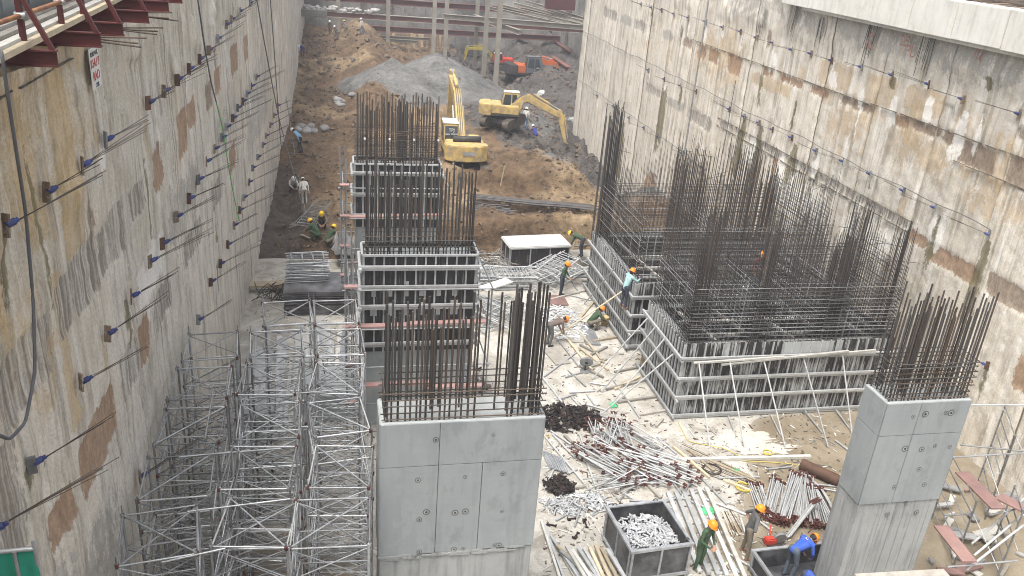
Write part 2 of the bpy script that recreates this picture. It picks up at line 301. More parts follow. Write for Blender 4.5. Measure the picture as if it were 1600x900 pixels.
class MB:
    def __init__(s): s.v = []; s.f = []
    def addm(s, v, f, M=None):
        n = len(s.v); s.v += [tuple(M @ Vector(p)) for p in v] if M else [tuple(p) for p in v]; s.f += [tuple(i+n for i in q) for q in f]; return s
    def tube(s, p, q, r, n=6): v, f = cyl_data(n); return s.addm(v, f, mat_pq(p, q, r))
    def bar(s, p, q, w_, h_, roll=0.0): return s.addm(BV, BF, mat_pq(p, q, w_, h_, roll, True))
    def box(s, c, size, rz=0.0): return s.addm(BV, BF, Matrix.Translation(Vector(c)) @ Matrix.Rotation(rz, 4, 'Z') @ Matrix.Diagonal((*size, 1)))
    def path(s, pts, r, n=6):
        pts = [Vector(p) for p in pts]; v = []; N = len(pts); up = None
        for i, p in enumerate(pts):
            d = (pts[min(i+1, N-1)]-pts[max(i-1, 0)]).normalized()
            a = d.cross(Vector((0, 0, 1)) if abs(d.z) < .95 else Vector((1, 0, 0))).normalized()
            if up is not None and a.dot(up) < 0: a = -a
            up = a; b = d.cross(a); rr = r[i] if isinstance(r, (list, tuple)) else r
            v += [p+(a*math.cos(2*math.pi*k/n)+b*math.sin(2*math.pi*k/n))*rr for k in range(n)]
        f = [(i*n+k, i*n+(k+1) % n, (i+1)*n+(k+1) % n, (i+1)*n+k) for i in range(N-1) for k in range(n)]
        f += [tuple(range(n-1, -1, -1)), tuple((N-1)*n+k for k in range(n))]; return s.addm(v, f)
    def prism(s, poly, x0, x1):      # polygon in (y,z), extruded along x
        n = len(poly); v = [(x0, y, z) for y, z in poly]+[(x1, y, z) for y, z in poly]
        f = [(k, (k+1) % n, n+(k+1) % n, n+k) for k in range(n)]+[tuple(range(n-1, -1, -1)), tuple(range(n, 2*n))]; return s.addm(v, f)
    def ell(s, c, r, n=10, m=7, M=None):
        v = []; f = []
        for i in range(m+1):
            t = math.pi*i/m
            for k in range(n): a = 2*math.pi*k/n; v.append((c[0]+r[0]*math.sin(t)*math.cos(a), c[1]+r[1]*math.sin(t)*math.sin(a), c[2]+r[2]*math.cos(t)))
        for i in range(m):
            for k in range(n): f.append((i*n+k, (i+1)*n+k, (i+1)*n+(k+1) % n, i*n+(k+1) % n))
        return s.addm(v, f, M)
    def cap(s, p, q, r0, r1, n=10):   # tapered capsule
        p = Vector(p); q = Vector(q); d = q-p; L = d.length; d = d/(L or 1); N = 9
        pts = []; rr = []
        for i in range(4): a = math.pi/2*(i/3.5+.07); pts.append(p-d*r0*math.cos(a)); rr.append(r0*math.sin(a))
        pts.append(p); rr.append(r0); pts.append(q); rr.append(r1)
        for i in range(3, -1, -1): a = math.pi/2*(i/3.5+.07); pts.append(q+d*r1*math.cos(a)); rr.append(r1*math.sin(a))
        return s.path(pts, rr, n)
    def build(s, name, mat, parent=None, M=None, smooth=False, bev=0.0, **k):
        me = mk_mesh(name, s.v if M is None else [M @ Vector(p) for p in s.v], s.f, mat, smooth)
        if bev or smooth:
            b = bmesh.new(); b.from_mesh(me); bmesh.ops.recalc_face_normals(b, faces=b.faces)
            if bev: bmesh.ops.bevel(b, geom=b.edges[:], offset=bev, segments=2, affect='EDGES')
            b.to_mesh(me); b.free(); me.update()
        return add(name, me, parent, None, **k)
def grid_mesh(name, P, mat, attr=None, aname=None, smooth=True):
    ny, nx = P.shape[:2]; idx = np.arange(nx*ny).reshape(ny, nx)
    F = np.stack([idx[:-1, :-1], idx[:-1, 1:], idx[1:, 1:], idx[1:, :-1]], -1).reshape(-1, 4)
    m = bpy.data.meshes.new(name); m.vertices.add(nx*ny); m.vertices.foreach_set('co', P.reshape(-1, 3).astype(np.float32).ravel())
    m.loops.add(F.size); m.loops.foreach_set('vertex_index', F.ravel().astype(np.int32)); m.polygons.add(len(F))
    m.polygons.foreach_set('loop_start', np.arange(0, F.size, 4, dtype=np.int32)); m.polygons.foreach_set('loop_total', np.full(len(F), 4, np.int32))
    m.update(calc_edges=True); m.materials.append(MATS[mat])
    if smooth: m.shade_smooth()
    if attr is not None:
        if attr.ndim == 2: a = m.attributes.new(aname, 'FLOAT', 'POINT'); a.data.foreach_set('value', attr.astype(np.float32).ravel())
        else: a = m.attributes.new(aname, 'FLOAT_COLOR', 'POINT'); c = np.ones((*attr.shape[:2], 4), np.float32); c[..., :3] = attr; a.data.foreach_set('color', c.ravel())
    return m
ORD = ['nearest', 'second', 'third', 'fourth', 'fifth', 'sixth', 'seventh', 'eighth', 'ninth', 'tenth']

# ================================================================== THE PIT: slab, earth, walls
def wet_at(X, Y):
    wl = ss(-.3, -1.6, X)*ss(19.5, 16, Y)+ss(2.3, .4, np.hypot((X+1.5)/1.6, (Y-16.2)/1.4))*.9
    wr = ss(12.5, 14.5, X-.55*(Y-21))*ss(23.6, 22.6, Y)*ss(11.6, 13.0, Y)
    wm = ss(1.3, .5, np.hypot((X-10.6)/2.2, (Y-17.0)/.9))*.75
    wf = ss(3.0, .3, np.abs(X-19.5))*ss(25, 22, Y)
    return np.maximum.reduce([wl*1.15, wr, wm, wf])+.25*fbm(X*.8, Y*.8, 51, 4)
xs = np.arange(-4.6, 21.6, .16); ys = np.arange(4, 38.7, .16); X, Y = np.meshgrid(xs, ys)
Yj = Y.copy(); Yj[-1] += 1.2*fbm(xs*.6, xs*0, 5)
Z = .012*fbm(X*1.5, Y*1.5, 3); 
add('concrete_slab', grid_mesh('concrete_slab', np.stack([X, Yj, Z], -1), 'slab', wet_at(X, Y), 'wet'), kind='structure')

def terrain(X, Y):
    n = fbm(X*.16, Y*.16, 11, 4); n2 = fbm(X*.9, Y*.9, 21, 5, .55)
    wob = 1.2*fbm(X*.5, Y*.25, 31, 3)
    z = -.35+ss(37.5, 39.4, Y)*.25
    mid = ss(1.0, 4.5, X)
    z = z+mid*(1.5*ss(39.7+wob*.7, 40.5+wob*.7, Y)+1.0*ss(45.4+wob, 46.1+wob, Y)*ss(16, 13.5, X+wob))*ss(17.5, 14.5, X)
    z = z+(1-mid)*(.75*ss(36.5, 41, Y)+.5*ss(41, 52, Y)-.9*np.exp(-(((X+2.4)/1.3)**2+((Y-45)/4.0)**2)))
    z = z-1.6*ss(49.5, 55, Y)*ss(3, 7, X)
    z = z-2.6*ss(1.25, .8, np.hypot((X-17.6)/3.2, (Y-55.5)/5.5)+.25*wob)
    z = z+0.7*ss(66, 98, Y)*ss(11, 4, X)+1.3*np.exp(-(((X-2.8)/3.4)**2+((Y-96)/6)**2))
    z = z+2.3*ss(66, 88, Y)*ss(18.5, 24, X)
    hp_ = np.maximum(4.2-.52*np.hypot(X-9.7, (Y-79)*.8), 3.7-.50*np.hypot(X-5.4, (Y-75)*.8)); hp_ = hp_-.25*np.exp(-(np.hypot(X-9.7, Y-79)/1.2)**2)
    up = ss(-.25, .25, hp_-z); z = np.maximum(z, hp_)
    heap = up
    rgh = ss(10, 15, X)*ss(56, 66, Y); n3 = np.abs(fbm(X*1.5, Y*1.1, 41, 5, .6)); n4 = fbm(X*2.4, Y*2.2, 45, 4, .6)
    return z+n*.6*ss(38, 46, Y)+n2*(.45+.35*rgh)*ss(39, 43, Y)*(1-.92*np.minimum(1, heap*1.3))+n3*1.1*rgh*(1-heap)+n4*.22*ss(39, 42, Y)*(1-.95*np.minimum(1, heap*1.3)), heap
xs = np.concatenate([np.arange(-8, 22, .22), np.arange(22, 46, .5)]); ys = np.concatenate([np.arange(-6, 36, 2), np.arange(36, 62, .2), np.arange(62, 122, .36)])
X, Y = np.meshgrid(xs, ys); Z, heap = terrain(X, Y)
br = np.array([.145, .097, .057]); och = np.array([.25, .182, .108]); gr = np.array([.155, .151, .141]); mud = np.array([.098, .089, .080])
q = lambda m: m[..., None]
n = fbm(X*.3, Y*.2, 61, 4)
c = br+(och-br)*q(ss(-.05, .35, n+.25*ss(3, 8, X)*ss(48, 42, Y)))
c = c+(gr*.92-c)*q(ss(.2, .5, ss(12, 16, X+4*n)*ss(46, 52, Y)))
c = c+(mud-c)*q(ss(.25, .6, ss(10, 14, X+6*n)*ss(52, 64, Y)+.3*n)); c = c+(gr-c)*q(ss(.3, .7, heap)); 
c = c+(mud*.9-c)*q(ss(.3, .6, ss(0, -2.4, X)*ss(60, 42, Y)+n*.4)*.7)
add('ground', grid_mesh('ground', np.stack([X, Y, Z], -1), 'earth', c, 'soil'), kind='structure')
def tz(x, y): return float(terrain(np.array([[x]], float), np.array([[y]], float))[0][0, 0])
# clods and stones lying on the earth
mb = MB()
for i in range(4200):
    x = R_(-2.6, 20.5); y = 39+62*random.random()**1.5
    if y > 45 and 1.0 < x < 17 and random.random() < .6: x = R_(13, 26) if y > 72 else R_(12, 20.5)
    if math.hypot((x-8.5)/8, (y-78)/9) < 1 and random.random() < .93: continue
    r = R_(.04, .14)*(1+.02*(y-40))*(1.5 if random.random() < .07 else 1); z = tz(x, y)
    M = Matrix.Translation((x, y, z+r*.2)) @ Matrix.Rotation(R_(0, 6), 4, Vector((R_(-1, 1), R_(-1, 1), R_(-1, 1)+.01)).normalized()) @ Matrix.Diagonal((r*R_(.6, 1.6), r, r*R_(.5, .9), 1))
    mb.addm([(0, 0, 1), (.9, .1, .2), (.1, .9, -.1), (-.9, -.1, .1), (-.1, -.9, .2), (.1, 0, -1)], [(0, 1, 2), (0, 2, 3), (0, 3, 4), (0, 4, 1), (5, 2, 1), (5, 3, 2), (5, 4, 3), (5, 1, 4)], M)
mb.build('earth_clods', 'clod', label='earth clods and stones strewn over the dug ground', cat='earth clods', kind='stuff')

# marks in the wall faces: (side, y0, y1, z0, z1, kind); they colour and recess the panels themselves
Lrows = [('upper row on the left wall', [(-4, 352), (62, 300), (120, 258), (157, 218), (225, 160), (250, 142), (272, 124), (290, 107), (307, 92), (322, 78), (336, 60), (350, 38), (358, 30), (372, 17), (388, 4)]),
         ('second row on the left wall', [(-25, 830), (40, 725), (118, 597), (160, 522), (198, 463), (228, 408), (248, 380), (270, 338), (290, 310), (305, 280), (318, 252), (331, 232), (343, 215), (350, 198), (360, 184), (368, 168), (376, 158), (383, 146), (390, 134), (398, 120)]),
         ('third row on the left wall', [(212, 745), (305, 500), (325, 440), (340, 412), (352, 382), (362, 352), (371, 328), (378, 308), (386, 284), (392, 262), (400, 245), (408, 226), (413, 212), (420, 195), (426, 180), (432, 165)])]
Rrows = [('top row on the pale right wall', [(1160, 50), (1185, 59), (1210, 67), (1240, 78), (1270, 84), (1303, 95), (1350, 105), (1398, 118), (1455, 132), (1508, 155), (1597, 178), (1132, 43), (1105, 34), (1078, 28), (1055, 22), (1036, 16), (1020, 12), (1004, 7)]),
         ('middle row on the pale right wall', [(1240, 215), (1278, 236), (1320, 252), (1363, 272), (1415, 298), (1465, 325), (1550, 367), (1210, 203), (1188, 192), (1165, 182), (1142, 171), (1090, 143), (1065, 134), (1040, 124), (1015, 110)]),
         ('low row on the pale right wall', [(985, 185), (1008, 200), (1030, 214), (1068, 240), (1100, 262), (1140, 292), (1545, 570), (960, 166), (935, 150)])]

MARKS = []
for (y0, y1, z0, z1, m) in [(22.8, 24.55, 9.05, 9.85, 'brown'), (19.6, 22.2, 9.0, 9.9, 'brown'), (24.7, 25.5, 9.5, 9.9, 'brown'), (25.6, 27.2, 9.55, 9.9, 'brown'), (27.4, 28.3, 9.45, 9.85, 'rust'), (29.7, 32.0, 9.5, 9.85, 'brown'), (33.0, 34.4, 9.45, 9.8, 'rust'), (35.2, 37.2, 9.45, 9.8, 'rust'), (38.0, 39.0, 9.4, 9.8, 'rust'),
        (41.4, 43.0, 8.95, 9.85, 'rust'), (44.3, 45.5, 9.0, 9.75, 'rust'), (46.0, 47.2, 9.0, 9.75, 'rust'), (48.2, 49.4, 9.3, 9.8, 'brown'), (51, 53, 9.3, 9.8, 'grey'), (56, 58.4, 9.2, 9.8, 'ribbed'), (59, 61.6, 9.2, 9.8, 'grey'), (62.2, 65.6, 9.2, 9.85, 'ribbed'),
        (22.0, 24.5, 5.45, 6.05, 'rust'), (19.4, 21.6, 5.45, 6.2, 'brown'), (43.7, 47.2, 5.4, 6.1, 'ribbed'), (48, 50.4, 5.5, 6.05, 'grey'), (51.4, 54.4, 5.6, 6.1, 'ribbed'), (39.6, 41.0, 4.6, 5.4, 'ribbed'), (24.7, 25.8, 5.7, 6.1, 'rust'), (18.0, 19.4, 3.2, 4.3, 'rust'), (56, 62, 2.3, 3.0, 'grey'), (63, 70, 6.4, 7.2, 'grey'), (63, 69, 4.2, 5.2, 'ribbed'),
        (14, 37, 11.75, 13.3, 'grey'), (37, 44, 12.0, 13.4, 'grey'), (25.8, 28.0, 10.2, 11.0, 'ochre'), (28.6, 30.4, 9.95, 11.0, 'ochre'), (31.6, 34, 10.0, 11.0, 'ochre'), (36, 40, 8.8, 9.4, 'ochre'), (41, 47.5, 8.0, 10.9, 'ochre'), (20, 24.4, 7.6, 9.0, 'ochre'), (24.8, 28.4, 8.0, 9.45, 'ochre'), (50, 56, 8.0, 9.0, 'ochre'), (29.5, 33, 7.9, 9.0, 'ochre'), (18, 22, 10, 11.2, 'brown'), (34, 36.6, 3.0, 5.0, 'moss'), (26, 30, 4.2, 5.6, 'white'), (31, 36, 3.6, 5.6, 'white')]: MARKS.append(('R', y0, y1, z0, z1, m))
y = 26.0
while y < 42:
    L = R_(1.2, 2.4); MARKS.append(('R', y, y+L, 6.02, 6.35, 'ribbed')); y += L+.22
for (px, py, py2, wd, m) in [(1190, 195, 330, .9, 'moss'), (1165, 180, 300, .7, 'moss'), (1243, 225, 345, .75, 'moss'), (1275, 260, 400, .85, 'moss'), (1467, 335, 430, .4, 'moss'), (1547, 375, 560, .5, 'moss'), (1040, 130, 260, 1.3, 'moss'), (975, 190, 300, 1.1, 'moss'), (1215, 240, 380, .6, 'rust'), (1018, 270, 330, 2.4, 'rust'),
        (1400, 148, 212, .42, 'white'), (1350, 135, 178, .4, 'white'), (1510, 172, 270, .6, 'white'), (1455, 150, 205, .35, 'white'), (1305, 110, 150, .5, 'white'), (1212, 82, 110, .5, 'white'), (1225, 235, 330, .8, 'white'), (1180, 200, 280, .7, 'white')]:
    A = WR(px, py); B = WR(px-.16*(py2-py), py2); MARKS.append(('R', A.y-wd/2, A.y+wd/2, B.z, A.z, m+'_drip'))
for (y0, y1, z0, z1, m) in [(12.3, 13.2, 9.15, 10.05, 'ribbed'), (13.3, 14.6, 9.1, 10.1, 'ribbed'), (14.8, 15.5, 9.15, 10.0, 'ribbed'), (15.6, 16.6, 9.1, 10.08, 'ribbed'), (17.0, 18.4, 9.35, 10.0, 'ribbed'), (10.0, 11.9, 9.0, 9.9, 'ribbed'), (19.4, 20.4, 9.3, 10.2, 'rust'), (22.3, 23.6, 9.2, 10.35, 'rust'), (23.8, 25.2, 9.6, 10.3, 'rust'), (27.0, 28.2, 9.4, 10.2, 'brown'), (29.2, 30.6, 9.5, 10.3, 'rust'),
        (33, 35, 9.4, 10.4, 'rust'), (37, 38.5, 9.3, 10.3, 'rust'), (12.3, 14.6, 6.2, 7.2, 'rust'), (10.9, 11.9, 6.3, 7.0, 'rust'), (15.1, 16.3, 6.4, 7.3, 'ribbed'), (16.6, 17.6, 6.3, 7.2, 'rust'), (18.2, 20.0, 6.3, 7.1, 'ribbed'), (22, 24.5, 6.3, 7.0, 'ribbed'), (26.5, 29, 6.2, 7.0, 'ribbed'), (31, 33, 6.2, 7.1, 'rust'), (8.6, 10.2, 7.2, 9.0, 'ribbed'),
        (17, 19.5, 7.4, 8.3, 'white'), (20, 26, 7.2, 8.8, 'grey'), (28, 34, 7.3, 8.8, 'grey'), (11, 14, 3, 5.6, 'grey'), (36, 46, 5, 8.5, 'grey'), (13.2, 14.2, 10.1, 13, 'ochre'), (11.6, 12.9, 10.4, 13.2, 'ochre'), (12.2, 12.7, 7.6, 10.3, 'ochre'), (10.2, 11.2, 3.5, 6.0, 'grey')]: MARKS.append(('L', y0, y1, z0, z1, m))
for side, rows_ in (('L', Lrows), ('R', Rrows)):
    for _, pts in rows_:
        for q_ in pts:
            P = (WL if side == 'L' else WR)(*q_)
            if random.random() < .75: wd = R_(.10, .3)*(1 if side == 'L' else 1.3); MARKS.append((side, P.y-wd/2, P.y+wd/2, P.z-R_(.5, 2.0), P.z, random.choice(['white', 'ochre', 'moss', 'brown', 'grey'] if side == 'L' else ['white', 'white', 'ochre', 'moss'])+'_drip'))
for i in range(70):       # smaller leaks
    side = random.choice('LR'); y0 = R_(10, 62); z1 = R_(4, 13); wd = R_(.06, .35); MARKS.append((side, y0, y0+wd, z1-R_(.5, 3.2), z1, random.choice(['ochre', 'grey', 'moss', 'white', 'brown'])+'_drip'))
KINDS = ['rust', 'brown', 'white', 'moss', 'ribbed', 'grey', 'ochre']
def mark_masks(side, Yg, Zg):
    out = {k: np.zeros_like(Yg) for k in KINDS}; e = .10+.003*Yg; ny = .12*fbm(Yg*2.2, Zg*2.2, 401, 4, .6); nz = .10*fbm(Yg*2.6, Zg*2.6, 402, 4, .6)
    for (sd, y0, y1, z0, z1, kd) in MARKS:
        if sd != side or y1 < Yg.min()-.3 or y0 > Yg.max()+.3: continue
        if kd.endswith('_drip'):
            yc = (y0+y1)/2; t_ = np.clip((z1-Zg)/(z1-z0), 0, 1); hw = (y1-y0)/2*(.35+.65*np.minimum(1, t_*3)); m_ = ss(e, -e, np.abs(Yg-yc+ny*.35)-hw)*ss(0, .06, z1-Zg)*ss(1.0, .55, t_+ny*1.6)
            out[kd[:-5]] = np.maximum(out[kd[:-5]], m_)
        else:
            big = (y1-y0)*(z1-z0) > 3.2; f = 3.5 if big else .4; sf = e*(5 if big else 1)
            m_ = ss(-sf, sf, Yg+ny*f-y0)*ss(-sf, sf, y1-Yg-ny*f)*ss(-sf*.8, sf*.8, Zg+nz*f-z0)*ss(-sf*.8, sf*.8, z1-Zg-nz*f*.5); out[kd] = np.maximum(out[kd], m_*(.62 if big else 1))
    return out
# retaining walls: panels with open joints
def wall(name, label, xf, y0, y1, z0, z1, mat, sgn, step, seed, rough):
    t = thing(name, label, 'retaining wall', (float(xf(y0)), y0, z0)); y = y0; k = 0
    while y < y1-.1:
        ye = min(y1, y+step*R_(.9, 1.1)); d0 = max(.045, y*.0045)
        yy = np.linspace(y+.012, ye-.012, max(10, int((ye-y)/d0))); zz = np.linspace(z0, z1, 270 if y < 32 else 150 if y < 50 else 80)
        Yg, Zg = np.meshgrid(yy, zz); off = R_(-.025, .025)
        d = .06*fbm(Yg*.9, Zg*.6, seed, 4)+.035*fbm(Yg*4, Zg*.6, seed+9, 4)+.028*fbm(Yg*4, Zg*3, seed+5, 5, .55)+off
        d += rough(Yg, Zg); mk = mark_masks('L' if sgn > 0 else 'R', Yg, Zg)
        d -= .035*np.maximum.reduce([mk['rust'], mk['brown'], mk['ribbed']])*(Zg > 0)-mk['ribbed']*.05*np.clip(fbm(Yg*9, Zg*.5, seed+3, 3)+.1, 0, 1)
        Xg = xf(Yg)+sgn*d
        P = np.stack([Xg, Yg, Zg], -1)
        for side in (0, -1): P[:, side, 0] -= sgn*.07
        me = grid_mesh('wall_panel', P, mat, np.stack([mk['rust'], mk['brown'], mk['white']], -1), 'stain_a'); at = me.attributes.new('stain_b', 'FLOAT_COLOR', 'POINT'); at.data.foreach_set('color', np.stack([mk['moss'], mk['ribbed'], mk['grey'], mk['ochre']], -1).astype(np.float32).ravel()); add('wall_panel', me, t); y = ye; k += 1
    # body of the wall behind the panels
    ya, yb = y0, y1; T = .8
    v = []
    for yq in (ya, min(60, yb), yb):
        xq = float(xf(np.array(yq)))-sgn*.12
        v += [(xq, yq, z0), (xq, yq, z1-.01), (xq-sgn*T, yq, z1-.01), (xq-sgn*T, yq, z0)]
    f = [(i*4+k, i*4+(k+1) % 4, i*4+4+(k+1) % 4, i*4+4+k) for i in range(2) for k in range(4)]+[(0, 1, 2, 3), (11, 10, 9, 8)]
    add('wall_body', mk_mesh('wall_body', v, f, mat), t); return t
def rl(Yg, Zg):
    scab = np.clip(fbm(Yg*.8, Zg*.6, 71, 4)-.12, 0, 1)*ss(10.5, 11.5, Zg)*.5
    return scab
def rr(Yg, Zg):
    up = ss(11.2, 11.9, Zg)
    return up*(.16*fbm(Yg*.7, Zg*.9, 81, 5)+.05)+.10*np.clip(fbm(Yg*.9, Zg*.9, 83, 5)-.05, 0, 1)*ss(9.5, 11, Zg)*ss(30, 24, Yg)*3
wl = wall('retaining_wall', 'weathered ochre and grey concrete retaining wall along the left side', XL, 2.0, 112, -1, 13.24, 'wall_left', 1, 4.6, 101, rl)
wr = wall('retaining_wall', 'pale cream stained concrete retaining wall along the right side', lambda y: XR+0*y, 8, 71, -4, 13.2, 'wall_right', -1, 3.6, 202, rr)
# far walls
def plainwall(name, label, p, q, z0, z1, mat, seed, bays):
    t = thing(name, label, 'retaining wall', (p[0], p[1], z0)); d = Vector((q[0]-p[0], q[1]-p[1], 0)); L = d.length; d /= L; nrm = Vector((d.y, -d.x, 0))
    for b in range(bays):
        u = np.linspace(L*b/bays+.03, L*(b+1)/bays-.03, 24); zz = np.linspace(z0, z1, 30); U, Zg = np.meshgrid(u, zz); dd = .25*fbm(U*.5, Zg*.4, seed, 5)+R_(-.15, .15)
        add('wall_panel', grid_mesh('wall_panel', np.stack([p[0]+d.x*U+nrm.x*dd, p[1]+d.y*U+nrm.y*dd, Zg], -1), mat), t)
    bar('wall_body', (p[0]-nrm.x*.8, p[1]-nrm.y*.8, (z0+z1)/2), (q[0]-nrm.x*.8, q[1]-nrm.y*.8, (z0+z1)/2), 1.0, z1-z0, mat, t); return t
plainwall('retaining_wall', 'grey concrete end wall closing the far side of the pit', (-4, 111), (28, 111), -1, 14, 'wall_far', 301, 8)
plainwall('retaining_wall', 'pale grey far wall behind the steel struts on the right', (29, 112), (36, 72), -1, 14, 'wall_far', 311, 8)
plainwall('retaining_wall', 'short return wall beyond the end of the pale right wall', (36, 71.8), (21.9, 71.8), -1, 13, 'wall_far', 321, 3)

for (side, za, ya, yb) in [('L', 13.0, 11, 15.5), ('R', 9.92, 20, 30), ('R', 9.05, 20, 24.6), ('R', 6.4, 25.8, 43), ('R', 5.98, 25.8, 43), ('R', 9.86, 30, 48)]:
    y = ya
    while y < yb:
        e = min(yb, y+R_(.5, 1.6)); xw = float(XL(y))+.03 if side == 'L' else XR-.03; bar('pour_joint', (xw, y, za+R_(-.015, .015)), (xw, e, za+R_(-.015, .015)), .05, R_(.008, .022), 'patch_dark', wl if side == 'L' else wr); y = e+R_(0, .25)
# the capping beam on the right wall and what stands on it
cp = thing('capping_beam', 'bright white concrete capping beam overhanging the pale right wall', 'capping beam', (XR, 20, 12.95))
y = 14.0
while y < 36:
    L = 2.35; m = MB(); z0 = 12.93+R_(-.02, .02)
    m.box((20.9, y+L/2, (z0+14.12)/2), (.9, L-.03, 14.12-z0)); m.build('beam_segment', 'cap_concrete', cp, bev=.015); y += L
box('beam_core', (21.3, 25, 13.4), (1.3, 21.8, 1.2), 'cap_concrete', cp)
t = thing('paving', 'strip of ground behind the white capping beam', 'ground', (26, 25, 14)); del t['category']; del t['label']; t['kind'] = 'structure'
box('paving_slab', (27.0, 26, 13.8), (10.0, 40, .4), 'patch_brown', t)
rk = thing('rebar_mat', 'brown rebar mat stacked on the ground above the capping beam', 'rebar', (22.2, 22, 14.0))
for i in range(60): tube('rebar', (21.5, 19+i*.2, 14.1+R_(0, .1)), (24.5, 19+i*.2+R_(-.1, .1), 14.35), .018, 'rebar_rust', rk, 5)
for i in range(5): tube('rebar', (21.6+i*.3, 18.8, 14.22), (21.6+i*.3, 31, 14.25), .018, 'rebar_rust', rk, 5)
# hanging starter wires under the beam
for i, (px, py) in enumerate([(1290, 20), (1365, 40), (1450, 65), (1245, 12), (1195, 15)]):
    A = WR(px, py, .1); ws = thing('starter_bars', 'bunch of thin bent starter bars hanging from the beam, '+['farthest but one', 'middle', 'nearest', 'farthest', 'hanging beyond the beam'][i], 'starter bars', (A.x, A.y, A.z-1))
    for k in range(9):
        y = A.y+R_(-.35, .35); tube('wire', (XR-.12+R_(-.1, .05), y+R_(-.05, .05), A.z-R_(.7, 1.5)), (XR-.1, y, A.z+.2), .012, random.choice(['rope', 'strand', 'rope']), ws, 5)

def text(name, s_, M, size, mat, parent):
    cu = bpy.data.curves.new(name, 'FONT'); cu.body = s_; cu.size = size; cu.align_x = 'CENTER'; cu.extrude = .002; cu.materials.append(MATS[mat])
    o = add(name, cu, parent, M); TEXTS.append(o); return o
TEXTS = []
def face_m(o, u, v):   # text frame: origin, right, up
    u = Vector(u).normalized(); v = Vector(v).normalized(); n = u.cross(v); m = Matrix((u, v, n)).transposed().to_4x4(); m.translation = Vector(o); return m
for s_, px, py in [('72', 1526, 92), ('25', 1412, 72), ('PL', 1420, 88), ('4', 1360, 62), ('16', 1355, 76)]:
    A = WR(px, py, .22); text('spray_number', s_, face_m(A, (0, -1, 0), (0, 0, 1)), .55, 'spray_red', wr)
A = WL(133, 78, .06); B = WL(155, 132, .06)
sg = thing('warning_sign', 'small white paper warning sign with red lettering pinned on the left wall', 'sign', (A.x, (A.y+B.y)/2, B.z))
y0, y1 = min(A.y, B.y), max(A.y, B.y); yc = (y0+y1)/2; zt, zb = A.z, B.z
box('sign_sheet', (A.x+.05, yc, (zt+zb)/2), (.012, .58, zt-zb), 'white_paint', sg)
for s_, dz, sz, m in [('KHU VUC', .13, .11, 'cl_boot'), ('KHU P', .31, .20, 'red_paint'), ('RAO', .52, .21, 'red_paint'), ('CTSK', .64, .10, 'cl_navy')]:
    text('lettering', s_, face_m((A.x+.06, yc, zt-dz), (0, 1, 0), (0, 0, 1)), sz, m, sg)

# ground anchors: plate, blue cap, strands
def anchor(side, P, label, group, length=1.1, down=False, nst=4, name='ground_anchor'):
    length *= R_(.65, 1.25); nst = max(2, nst+random.choice((-1, 0, 0, 1)))
    sg_ = 1 if side == 'L' else -1; x = float(XL(P.y))+.05 if side == 'L' else XR-.05
    t = thing(name, label, 'ground anchor', (x, P.y, P.z), group)
    tl = R_(-.06, .06)
    bar('bearing_plate', (x+sg_*.02, P.y, P.z-.16), (x+sg_*.04, P.y+tl, P.z+.14), .12, .03, random.choice(['steel_rust', 'patch_brown', 'galv_dull']), t)
    d = (Vector((.5, .78, .22)) if (side == 'L' and P.z > 10) else Vector((.82, .36, .36)) if side == 'L' else Vector((-.42, .86, .10))); d = (d+Vector((R_(-.07, .07), R_(-.07, .07), R_(-.05, .05)))).normalized(); b0 = Vector((x+sg_*.05, P.y, P.z))
    tube('wedge_cap', b0, b0+d*.12, .047, 'blue_cap', t, 9); tube('cap_nose', b0+d*.12, b0+d*.17, .032, 'blue_cap', t, 9)
    for k in range(nst):
        o_ = Vector((0, R_(-.035, .035), R_(-.035, .035))); L = length*R_(.8, 1.1); e = d+Vector((0, R_(-.09, .09), R_(-.06, .06)))
        tube('strand', b0+d*.18+o_*.6, b0+d*.18+o_+e*L, .0055, 'strand', t, 5)
NUM = 'first second third fourth fifth sixth seventh eighth ninth tenth eleventh twelfth thirteenth fourteenth fifteenth sixteenth seventeenth eighteenth nineteenth twentieth'.split()
def row(side, gname, pts, n):
    W = sorted([(WL if side == 'L' else WR)(*q_) for q_ in pts], key=lambda P: P.y)
    for i, P in enumerate(W): anchor(side, P, NUM[i]+' blue-capped anchor from the near end of the '+gname.replace('pale ', ''), 'ground anchors in the '+gname, R_(.9, 1.3), nst=n)
for gname, pts in Lrows: row('L', gname, pts, 4)
for gname, pts in Rrows: row('R', gname, pts, 3)
# the lines that run along the right wall between anchors
for (z, ya, yb, dz, lb) in [(7.45, 22, 71, .0, 'thin dark cable strung along the middle anchor row of the right wall'), (3.45, 44, 71, .0, 'thin dark cable strung along the low anchor row of the right wall')]:
    pts = [(XR-.10, y, z+.035*math.sin(y*1.7)+.03*math.sin(y*.6)) for y in np.arange(ya, yb, .8)]
    MB().path(pts, .014, 5).build('wall_cable', 'cable', label=lb, cat='cable')
